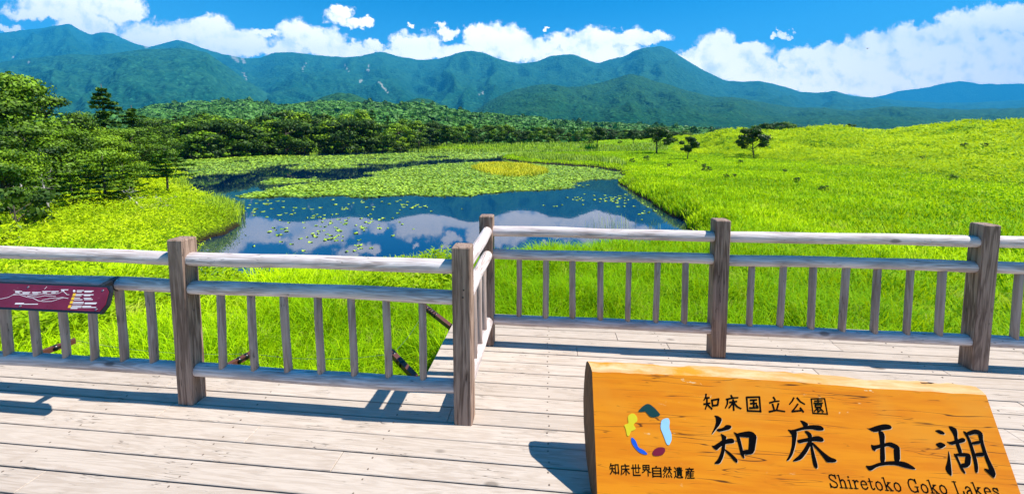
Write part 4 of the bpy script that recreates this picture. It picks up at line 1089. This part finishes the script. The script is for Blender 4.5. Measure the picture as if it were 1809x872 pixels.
lx, ly, lt, ls = [], [], [], []
for poly in MASS:
    Q = np.array([on_z(u, v, ZW)[:2] for u, v in poly])
    u0, u1 = min(p[0] for p in poly) - 10, max(p[0] for p in poly) + 10; v0, v1 = min(p[1] for p in poly) - 3, max(p[1] for p in poly) + 4
    n_ = int((u1 - u0) * (v1 - v0) * 2.6)
    d0, d1 = -(ZW - EYE) * FPX / (v1 - 240.5), -(ZW - EYE) * FPX / (v0 - 240.5)
    d = np.exp(np.log(d0) + (np.log(d1) - np.log(d0)) * rng.random(n_)); a = lat(u0, v0) + (lat(u1, v0) - lat(u0, v0)) * rng.random(n_)
    px_, py_ = FWD[0] * d + RGT[0] * a * d, FWD[1] * d + RGT[1] * a * d
    s_ = poly_sd(px_, py_, Q) + (fbm(px_ / 2.5, py_ / 1.6, 3, 19) - .5) * d * .09
    ok = (s_ < 0)
    for H_ in HOLES: ok &= poly_sd(px_, py_, np.array([on_z(u, v, ZW)[:2] for u, v in H_])) > 0
    ok &= rng.random(n_) < sstep(-s_, -0.2, d * 0.025) * .9 + .1
    lx.append(px_[ok]); ly.append(py_[ok]); lt.append(rng.random(ok.sum())); ls.append(d[ok])
lx, ly, lt, ls = map(np.concatenate, (lx, ly, lt, ls))
def pads(xs, ys, size, tilt, tint, zoff):
    n = len(xs); k = 7
    A = np.arange(k) / k * 2 * math.pi
    rot = rng.random(n) * 6.28; ta = rng.random(n) * 6.28
    X = np.cos(A[None] + rot[:, None]) * size[:, None]; Y = np.sin(A[None] + rot[:, None]) * size[:, None] * .85
    Z = (X * np.cos(ta)[:, None] + Y * np.sin(ta)[:, None]) * np.tan(tilt)[:, None]
    V = np.stack([X + xs[:, None], Y + ys[:, None], Z - Z.min(1)[:, None] + zoff[:, None]], -1)
    return V.reshape(-1, 3), np.arange(n * k).reshape(n, k), np.repeat(tint, k)
size = np.maximum(0.085, 0.0021 * ls) * (.7 + .7 * rng.random(len(lx)))
raised = rng.random(len(lx)) < .30
tilt = np.where(raised, .15 + .35 * rng.random(len(lx)), .02 + .05 * rng.random(len(lx)))
V, F, T = pads(lx, ly, size, tilt, np.clip(.25 + .5 * fbm(lx / 4, ly / 3, 3, 23) + (lt - .5) * .7, 0, 1), ZW + .006 + .03 * rng.random(len(lx)) + np.where(raised, .02, 0))
ll = link_mesh('lily_pads', np_mesh('lily_pads', V, F, M['lily'], {'tint': T}))
tag(ll, 'dense carpet of green lily leaves floating on the lake', 'lily pads', kind='stuff')
# loose leaves on the open water nearer the deck, each its own
zones = [((450, 362), 60, 14, 22), ((520, 372), 90, 16, 36), ((600, 395), 90, 18, 52), ((560, 420), 90, 16, 46), ((650, 400), 60, 18, 30), ((660, 362), 80, 10, 30), ((740, 365), 70, 10, 20), ((640, 440), 40, 10, 14),
         ((1060, 350), 70, 9, 46), ((1110, 358), 40, 10, 24), ((1000, 362), 30, 5, 8), ((1150, 375), 25, 12, 14), ((480, 345), 60, 6, 14), ((345, 338), 30, 6, 14), ((1015, 328), 35, 4, 14)]
proto = []
for k in range(5):
    A = np.linspace(0.25, 6.03, 10); sh = [(0.0, 0.0, 0.0)] + [(math.cos(a) * (.95 + .08 * math.sin(3 * a + k)), math.sin(a) * .9, 0.04 * math.sin(2 * a + k)) for a in A]
    me = bpy.data.meshes.new('lily_pad'); me.from_pydata(sh + [(x_, y_, z_ - .02) for x_, y_, z_ in sh], [], [(0, i, i + 1) for i in range(1, 10)] + [(11 + 0, 11 + i + 1, 11 + i) for i in range(1, 10)] + [(i, 11 + i, 12 + i, i + 1) for i in range(1, 10)])
    at = me.attributes.new('tint', 'FLOAT', 'POINT'); at.data.foreach_set('value', [.3 + .15 * k] * 22)
    me.materials.append(M['lily']); me.update(); proto.append(me)
for (u, v), su, sv, cnt in zones:
    near_right = u > 850
    for _ in range(int(cnt * .72)):
        q = on_z(u + rng.normal() * su * .55, v + rng.normal() * sv * .5, ZW); dd = math.hypot(q[0], q[1])
        if poly_sd(np.array([q[0]]), np.array([q[1]]), LAKE)[0] > -.3: continue
        o = link_mesh('lily_pad', proto[rng.integers(5)]); o.location = (q[0], q[1], ZW + .012 + .012 * rng.random()); s = max(.06, .0043 * dd) * (.6 + .8 * rng.random()); o.scale = (s, s, .5)
        o.rotation_euler = (0, 0, rng.random() * 6.28)
        tag(o, 'loose floating lily leaf on the open water ' + ('below the dark right bank' if near_right else 'in front of the lily carpet'), 'lily pad', 'loose lily leaves on the open water')

# ------------------------------------------------------------------ trees
M['leaf_d'] = foliage('broadleaf_leaves', (0.006, 0.030, 0.002), (0.20, 0.36, 0.004), 0.06)
M['leaf_l'] = foliage('bright_broadleaf_leaves', (0.02, 0.075, 0.003), (0.29, 0.46, 0.004), 0.08)
M['leaf_k'] = foliage('dark_broadleaf_leaves', (0.012, 0.040, 0.003), (0.07, 0.135, 0.005), 0.06)
M['needle'] = foliage('fir_needles', (0.010, 0.036, 0.005), (0.10, 0.22, 0.008), 0.12)
M['bark'] = wood('tree_bark', (0.13, 0.10, 0.08), (0.05, 0.04, 0.03), 2, rough=0.9)
M['deadwood'] = wood('bleached_dead_wood', (0.48, 0.44, 0.41), (0.30, 0.26, 0.24), 2, rough=0.85)

def broadleaf(seed, spread=0.42, clumps=60, per=110, leaf=0.022, low=0.22, flat=0.55, lean=0.0, big=1.0):
    """unit tree, 1 m tall: returns trunk mesh data and crown arrays"""
    r = np.random.default_rng(seed); b = MB()
    tr = [(0, 0, -0.03), (0.01, 0.005, 0.12), (0.015 + lean * .2, -0.01, 0.30), (0.0 + lean * .5, 0.01, 0.52), (lean * .8, 0, 0.78)]
    b.tube(tr, [0.030, 0.022, 0.018, 0.012, 0.004], 7)
    cen = []
    for k in range(clumps):
        h = low + (0.97 - low) * r.random() ** 0.8
        q = (h - low) / (1 - low)
        env = spread * (math.sin(math.pi * min(1, 0.18 + 0.78 * q)) ** 0.7)
        a = r.random() * 6.28; rad_ = env * (0.35 + 0.65 * math.sqrt(r.random()))
        c = np.array([math.cos(a) * rad_ + lean * h, math.sin(a) * rad_, h]); cen.append(c)
        if k % 2 == 0:
            h0 = max(0.12, h - 0.12 - 0.3 * rad_); t0 = np.array([lean * h0, 0, h0])
            b.tube([t0, (t0 + c) / 2 + np.array([0, 0, .015]), c], [0.010, 0.006, 0.003], 5, False)
    cen = np.array(cen); n = clumps * per
    ci = np.repeat(np.arange(clumps), per)
    rad_c = (0.075 + 0.06 * r.random(clumps)) * spread / 0.42 * big
    off_ = r.normal(size=(n, 3)); off_ /= np.linalg.norm(off_, axis=1)[:, None]; off_ *= (r.random(n) ** 0.45)[:, None]
    P_ = cen[ci] + off_ * rad_c[ci][:, None] * np.array([1.15, 1.15, flat])
    V, F = leaf_quads(P_, leaf, 0.55, r, 0.62, off_ / (np.linalg.norm(off_, axis=1)[:, None] + 1e-6))
    tint = np.clip((0.08 + 0.62 * r.random(clumps) ** 1.2)[ci] + (r.random(n) - .5) * .35 + off_[:, 2] * .30, 0, 1)  # light on clump tops and dark shadow gaps are put into the tint
    return b, V, F, np.repeat(tint, 4)
def conifer(seed, width=0.28, tiers=13, flat=False, bare=0.12, leaf=0.016, per=420, gap=0.55):
    r = np.random.default_rng(seed); b = MB()
    b.tube([(0, 0, -.03), (.004, 0, .4), (0, .004, .75), (0, 0, 1.0)], [.022, .017, .010, .002], 7)
    Ps, ts = [], []
    for k in range(tiers):
        h = bare + (0.98 - bare) * (k + .3 * r.random()) / tiers; q = (h - bare) / (1 - bare)
        R = width * ((1 - q) ** (0.55 if flat else 0.85)) * (0.7 + 0.5 * r.random()) + .012
        nb = r.integers(5, 9)
        for j_ in range(nb):
            a = r.random() * 6.28; L = R * (0.6 + .5 * r.random())
            dirv = np.array([math.cos(a), math.sin(a), 0]); dz = -0.10 * L if not flat else 0.03 * L
            e_ = np.array([0, 0, h]) + dirv * L + np.array([0, 0, dz]); b.tube([(0, 0, h), e_], [.005, .0015], 4, False)
            m_ = int(per / nb * (0.4 + L / width))
            s = r.random(m_) ** .7; wd_ = (0.30 * L + .012) * (1.1 - s)
            P_ = np.array([0, 0, h]) + dirv[None] * (s * L)[:, None] + np.array([-dirv[1], dirv[0], 0])[None] * (r.normal(size=m_) * wd_ * .55)[:, None]
            P_[:, 2] += dz * s + r.normal(size=m_) * .008
            Ps.append(P_); ts.append(np.full(m_, .25 + .4 * r.random()) + .25 * s)
    P_ = np.concatenate(Ps); V, F = leaf_quads(P_, leaf, 0.8, r, 0.5)
    return b, V, F, np.repeat(np.clip(np.concatenate(ts) + (r.random(len(P_)) - .5) * .3, 0, 1), 4)

def tree_proto(kind, data, leafmat):
    b, V, F, T = data
    tm = bpy.data.meshes.new(kind + '_trunk'); tm.from_pydata(b.v, [], b.f); tm.polygons.foreach_set('use_smooth', b.s); tm.materials.append(M['bark']); tm.update()
    return tm, np_mesh(kind + '_crown', V, F, leafmat, {'tint': T})
def plant(name, proto_, u, d, h, wide, label, cat, group=None, xy=None, sink=0.0, rot=None):
    x_, y_ = xy if xy is not None else ground_point(u, d)
    z_ = float(ground_z(np.array([x_]), np.array([y_]))[0])
    z_ = max(z_, ZW - .1)
    e = empty(name, (x_, y_, z_ - sink), label, cat, group)
    e.rotation_euler = (0, 0, rng.random() * 6.28 if rot is None else rot); e.scale = (h * wide, h * wide, h)
    link_mesh('trunk', proto_[0], e); link_mesh('crown', proto_[1], e); return e

NB = [tree_proto('broadleaf', broadleaf(200 + k, 0.42, 44, 430, 0.0135, 0.10, 0.52, big=1.55), M[('leaf_d', 'leaf_d', 'leaf_l')[k]]) for k in range(3)]
NC = [tree_proto('fir', conifer(300, 0.36, 19, False, 0.10, 0.016, 620), M['needle']), tree_proto('flat_fir', conifer(301, 0.50, 8, True, 0.46, 0.024, 620), M['needle']), tree_proto('low_fir', conifer(302, 0.62, 9, True, 0.06, 0.026, 640), M['leaf_d'])]
FB = [tree_proto('far_broadleaf', broadleaf(400 + k, (0.40, 0.34, 0.46, 0.38)[k], 26, 150, 0.026, (0.16, .2, .12, .1)[k], 0.65, big=1.5), M[('leaf_d', 'leaf_d', 'leaf_k', 'leaf_l')[k]]) for k in range(4)]
FC = [tree_proto('far_fir', conifer(500 + k, .22, 12, False, .08, .028, 170), M['needle']) for k in range(2)]
MT = [tree_proto('meadow_tree', broadleaf(600 + k, (0.50, 0.42, 0.46)[k], 34, 130, 0.030, (.34, .40, .30)[k], 0.8, (0.0, .05, .12)[k]), M['leaf_k']) for k in range(3)]
BU = [tree_proto('bush', broadleaf(700 + k, .75, 22, 60, .05, .02, .7), M[('leaf_k', 'leaf_d')[k]]) for k in range(2)]

def top_h(u, v, d):
    x_, y_ = ground_point(u, d); return EYE + elev(u, v) * d - float(ground_z(np.array([x_]), np.array([y_]))[0])
NEAR = [('broadleaf_tree', NB[0], 8, 22, 132, .85, 'tallest spreading broadleaf tree at the left edge of the view'),
        ('broadleaf_tree', NB[1], 86, 25, 170, 0.85, 'broad dark green tree sloping down behind the tallest left tree'),
        ('broadleaf_tree', NB[2], 136, 26, 214, 1.0, 'bright green rounded tree just left of the tall fir'),
        ('fir_tree', NC[0], 186, 31, 148, 1.0, 'tall dark fir with layered branches rising above the left trees'),
        ('fir_tree', NC[0], 236, 33, 186, 1.2, 'shorter dark fir at the right shoulder of the tall fir'),
        ('broadleaf_tree', NB[1], 45, 18.5, 225, 1.05, 'leafy tree low in front of the tallest left tree'),
        ('broadleaf_tree', NB[0], 112, 20, 232, 1.1, 'wide leafy tree in the middle of the left grove'),
        ('broadleaf_tree', NB[2], 178, 23, 238, 1.1, 'bright leafy tree below the tall fir'),
        ('broadleaf_tree', NB[0], 232, 28, 228, 1.1, 'green tree at the right end of the left grove'),
        ('broadleaf_tree', NB[1], 262, 42, 212, 1.0, 'green tree behind the small lakeside fir'),
        ('fir_tree', NC[2], 178, 17.5, 274, 1.25, 'low fir with wide flat branches at the grove edge'),
        ('fir_tree', NC[2], 212, 19, 288, 1.0, 'low flat branched fir next to the fallen dead branches'),
        ('fir_tree', NC[1], 290, 19.5, 262, 1.0, 'small umbrella shaped fir on a bare trunk by the water'),
        ('fir_tree', NC[2], 118, 16.5, 300, 1.1, 'spreading low fir beside the bare grey trunk'),
        ('broadleaf_tree', NB[2], -4, 14, 262, 0.9, 'pale leafy shrub tree at the far left edge'),
        ('bush', BU[0], 12, 12, 325, .8, 'dark low bush at the left edge of the bank'),
        ('broadleaf_tree', NB[1], -90, 20, 140, 1.0, 'broadleaf tree just beyond the left edge of the grove')]
for nm, pr, u, d, vt, wd, lab in NEAR:
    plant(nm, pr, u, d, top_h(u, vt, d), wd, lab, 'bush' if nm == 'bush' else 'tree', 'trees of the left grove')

ORD = ('first second third fourth fifth sixth seventh eighth ninth tenth eleventh twelfth thirteenth fourteenth fifteenth sixteenth seventeenth eighteenth nineteenth twentieth').split()
def row(us, dfun, vfun, name_of, lab, group, wfun=None):
    for k, u in enumerate(us):
        d = dfun(u, k); nm, pr, look = name_of(k)
        vt = vfun(u, k)
        plant(nm, pr, u, d, max(1.5, top_h(u, vt, d)), wfun(k) if wfun else 1.0, f'{look}, {ORD[k]} from the left in the {lab}', 'tree', group)
rr = random.Random(11)
def kinds(k, con=(4,), seed=0):
    if k in con: return 'fir_tree', FC[k % 2], 'narrow dark fir'
    i = (k * 7 + seed) % 4; return 'broadleaf_tree', FB[i], ('rounded green tree', 'slender green tree', 'broad dark tree', 'bright green tree')[i]
tops_back = lambda u: np.interp(u, [250, 300, 350, 400, 450, 500, 540, 580, 620, 660, 700, 760], [216, 207, 204, 206, 209, 199, 201, 203, 197, 201, 206, 214])
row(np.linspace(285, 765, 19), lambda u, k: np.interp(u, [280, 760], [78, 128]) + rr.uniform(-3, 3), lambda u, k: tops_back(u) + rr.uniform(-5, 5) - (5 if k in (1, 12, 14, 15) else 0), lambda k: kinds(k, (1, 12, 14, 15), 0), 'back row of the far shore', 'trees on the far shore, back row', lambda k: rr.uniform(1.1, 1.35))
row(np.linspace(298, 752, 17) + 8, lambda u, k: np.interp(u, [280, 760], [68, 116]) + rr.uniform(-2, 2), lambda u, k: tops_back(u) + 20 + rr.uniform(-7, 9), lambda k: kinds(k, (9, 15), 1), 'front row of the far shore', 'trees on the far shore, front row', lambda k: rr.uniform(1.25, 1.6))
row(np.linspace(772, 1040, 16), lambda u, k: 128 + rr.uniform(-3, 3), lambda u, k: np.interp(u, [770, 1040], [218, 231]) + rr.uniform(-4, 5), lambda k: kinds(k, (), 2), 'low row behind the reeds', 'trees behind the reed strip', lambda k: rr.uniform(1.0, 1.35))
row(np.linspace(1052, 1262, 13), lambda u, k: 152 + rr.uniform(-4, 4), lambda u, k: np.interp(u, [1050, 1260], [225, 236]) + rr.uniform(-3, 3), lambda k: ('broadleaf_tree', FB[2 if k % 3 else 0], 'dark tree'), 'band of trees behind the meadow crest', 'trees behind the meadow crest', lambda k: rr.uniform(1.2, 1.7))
row(np.linspace(300, 740, 14), lambda u, k: np.interp(u, [280, 760], [66, 113]), lambda u, k: 252 + rr.uniform(-6, 4), lambda k: ('bush', BU[k % 2], 'low bush'), 'undergrowth along the far shore', 'bushes along the far shore', lambda k: 1.1)
for u, v, vt, wd, k, lab in ((1055, 261, 226, 1.05, 1, 'narrow dark tree leftmost on the open meadow'), (1119, 256, 230, 1.0, 1, 'small pale tree between two darker meadow trees'), (1160, 271, 226, 1.35, 0, 'widest lone dark tree on the meadow'),
                             (1216, 282, 243, 1.0, 1, 'small round dark tree on a thin trunk in the meadow'), (1333, 279, 227, 1.0, 2, 'crooked dark tree rightmost on the meadow beside its shadow')):
    p = ground_hit(u, v); d = p[0] * FWD[0] + p[1] * FWD[1]
    plant('meadow_tree', MT[k], u, d, top_h(u, vt, d), wd, lab, 'tree', 'lone trees on the meadow')
for k, (u, vt) in enumerate(((1335, 222), (1350, 218), (1366, 216), (1382, 216), (1398, 219), (1410, 224))):
    d = 128 + 3 * (k % 3); plant('broadleaf_tree', FB[k % 3], u, d, max(3, top_h(u, vt, d)), 1.1, f'dark tree, {ORD[k]} from the left in the copse behind the hill crest', 'tree', 'copse behind the hill crest')
plant('bush', BU[1], 1502, 96, top_h(1502, 219, 96), 1.0, 'lone bush peeping over the dip of the hill crest', 'bush')
shr = [(1118, 287, 7), (1143, 285, 9), (1184, 296, 7), (1245, 296, 6), (1249, 303, 10), (1285, 315, 7), (1300, 313, 6), (1310, 290, 7), (1390, 305, 6), (1412, 322, 8), (1462, 338, 10), (1690, 319, 9), (1755, 316, 8), (1230, 288, 4), (1740, 262, 8), (1640, 263, 6), (1633, 284, 6), (1705, 262, 8), (1095, 254, 5), (1178, 258, 6), (1748, 222, 5)]
for k, (u, v, h) in enumerate(shr):
    p = ground_hit(u, v); d = p[0] * FWD[0] + p[1] * FWD[1]
    plant('bush', BU[k % 2], u, d, h * d / FPX * 1.1, 1.0, 'low dark bush scattered in the bright meadow on the right', 'bush', 'low bushes scattered in the meadow')

# dead wood at the edge of the grove
def dead_tree(u, d, h, lean, label, seed, fallen=False):
    x_, y_ = ground_point(u, d); z_ = float(ground_z(np.array([x_]), np.array([y_]))[0])
    e = empty('dead_tree', (x_, y_, z_), label, 'dead tree'); r = random.Random(seed); b = MB()
    tip = Vector((lean, 0, h)); b.tube([(0, 0, -.05), tip * .35 + Vector((.03, 0, 0)), tip * .7, tip], [.055, .042, .028, .01], 7); b.build('trunk', M['deadwood'], e)
    b = MB()
    for k in range(16):
        t = r.uniform(.25, .98); p = tip * t; a = r.uniform(0, 6.28); L = r.uniform(.25, .75) * (1.1 - .5 * t)
        q = p + Vector((math.cos(a) * L, math.sin(a) * L, r.uniform(-.1, .25))); b.tube([p, (p + q) / 2 + Vector((0, 0, .05)), q], [.014, .009, .004], 5, False)
        for _ in range(2):
            q2 = p.lerp(q, r.uniform(.4, .9)); b.tube([q2, q2 + Vector((r.uniform(-.25, .25), r.uniform(-.25, .25), r.uniform(-.05, .2)))], [.006, .003], 4, False)
    b.build('branch_tangle', M['deadwood'], e); return e
dead_tree(74, 15.5, 2.0, -.2, 'bare grey dead trunk with short branches in front of the left grove', 1)
dead_tree(36, 15.2, 1.9, -.25, 'thin leaning dead trunk nearest the left edge', 2)
dead_tree(243, 17.5, .9, -1.1, 'fallen dead tree lying toward the lake beside the low firs', 3)
dead_tree(262, 17.2, .55, .7, 'tangle of bleached dead branches by the water', 4)

# far boardwalk seen on the hillock, and a bird in the sky
p = ground_hit(1276, 229.5); b = MB()
fb = empty('far_boardwalk', (p[0], p[1] + 2, p[2] + .3), 'grey boardwalk far off on the hillock left of the copse', 'boardwalk')
b.box((-3.2, -.5, .35), (3.2, .5, .5)); b.build('walkway', M['rail'], fb)
b = MB(); b.box((-3.2, -.5, 1.15), (3.2, -.42, 1.25)); b.box((-3.2, -.5, .8), (3.2, -.42, .88)); b.build('handrail', M['rail'], fb)
for x_ in np.linspace(-3, 3, 5): MB().box((x_ - .06, -.5, -1.2), (x_ + .06, -.38, 1.3)).build('post', M['post'], fb)
q = ORG + ray(1532, 86) / np.linalg.norm(ray(1532, 86)) * 75
b = MB(); b.tube([(-.16, 0, 0), (-.08, 0, 0), (0.05, 0, 0), (.13, 0, .02), (.18, 0, .02)], [.01, .035, .045, .03, .008], 8)
for s in (-1, 1): b.add([(.06, 0, .02), (-.05, 0, .02), (-.05, s * .22, .09), (-.10, s * .42, .02), (.02, s * .26, .09), (.06, 0, .035), (-.05, 0, .035), (-.05, s * .22, .10), (-.10, s * .42, .03), (.02, s * .26, .10)], [(0, 1, 2, 4), (4, 2, 3), (9, 7, 6, 5), (8, 7, 9)])
bd = b.build('bird', M['iron']); bd.location = q; bd.rotation_euler = (.3, .1, .4); tag(bd, 'tiny dark bird flying in front of the big white cloud', 'bird')

# ------------------------------------------------------------------ haze
m = bpy.data.materials.new('haze_air'); m.use_nodes = True; n = N(m.node_tree)
pv = n.n('ShaderNodeVolumePrincipled'); pv.inputs['Color'].default_value = (0.03, 0.47, 1.0, 1); pv.inputs['Density'].default_value = 1.1e-4; pv.inputs['Anisotropy'].default_value = 0.0
o = n.n('ShaderNodeOutputMaterial'); n.t.links.new(pv.outputs[0], o.inputs['Volume'])
hz = MB().box((-20000, -11000, -5), (20000, 11500, 2900)).build('haze', m)
tag(hz, kind='stuff')
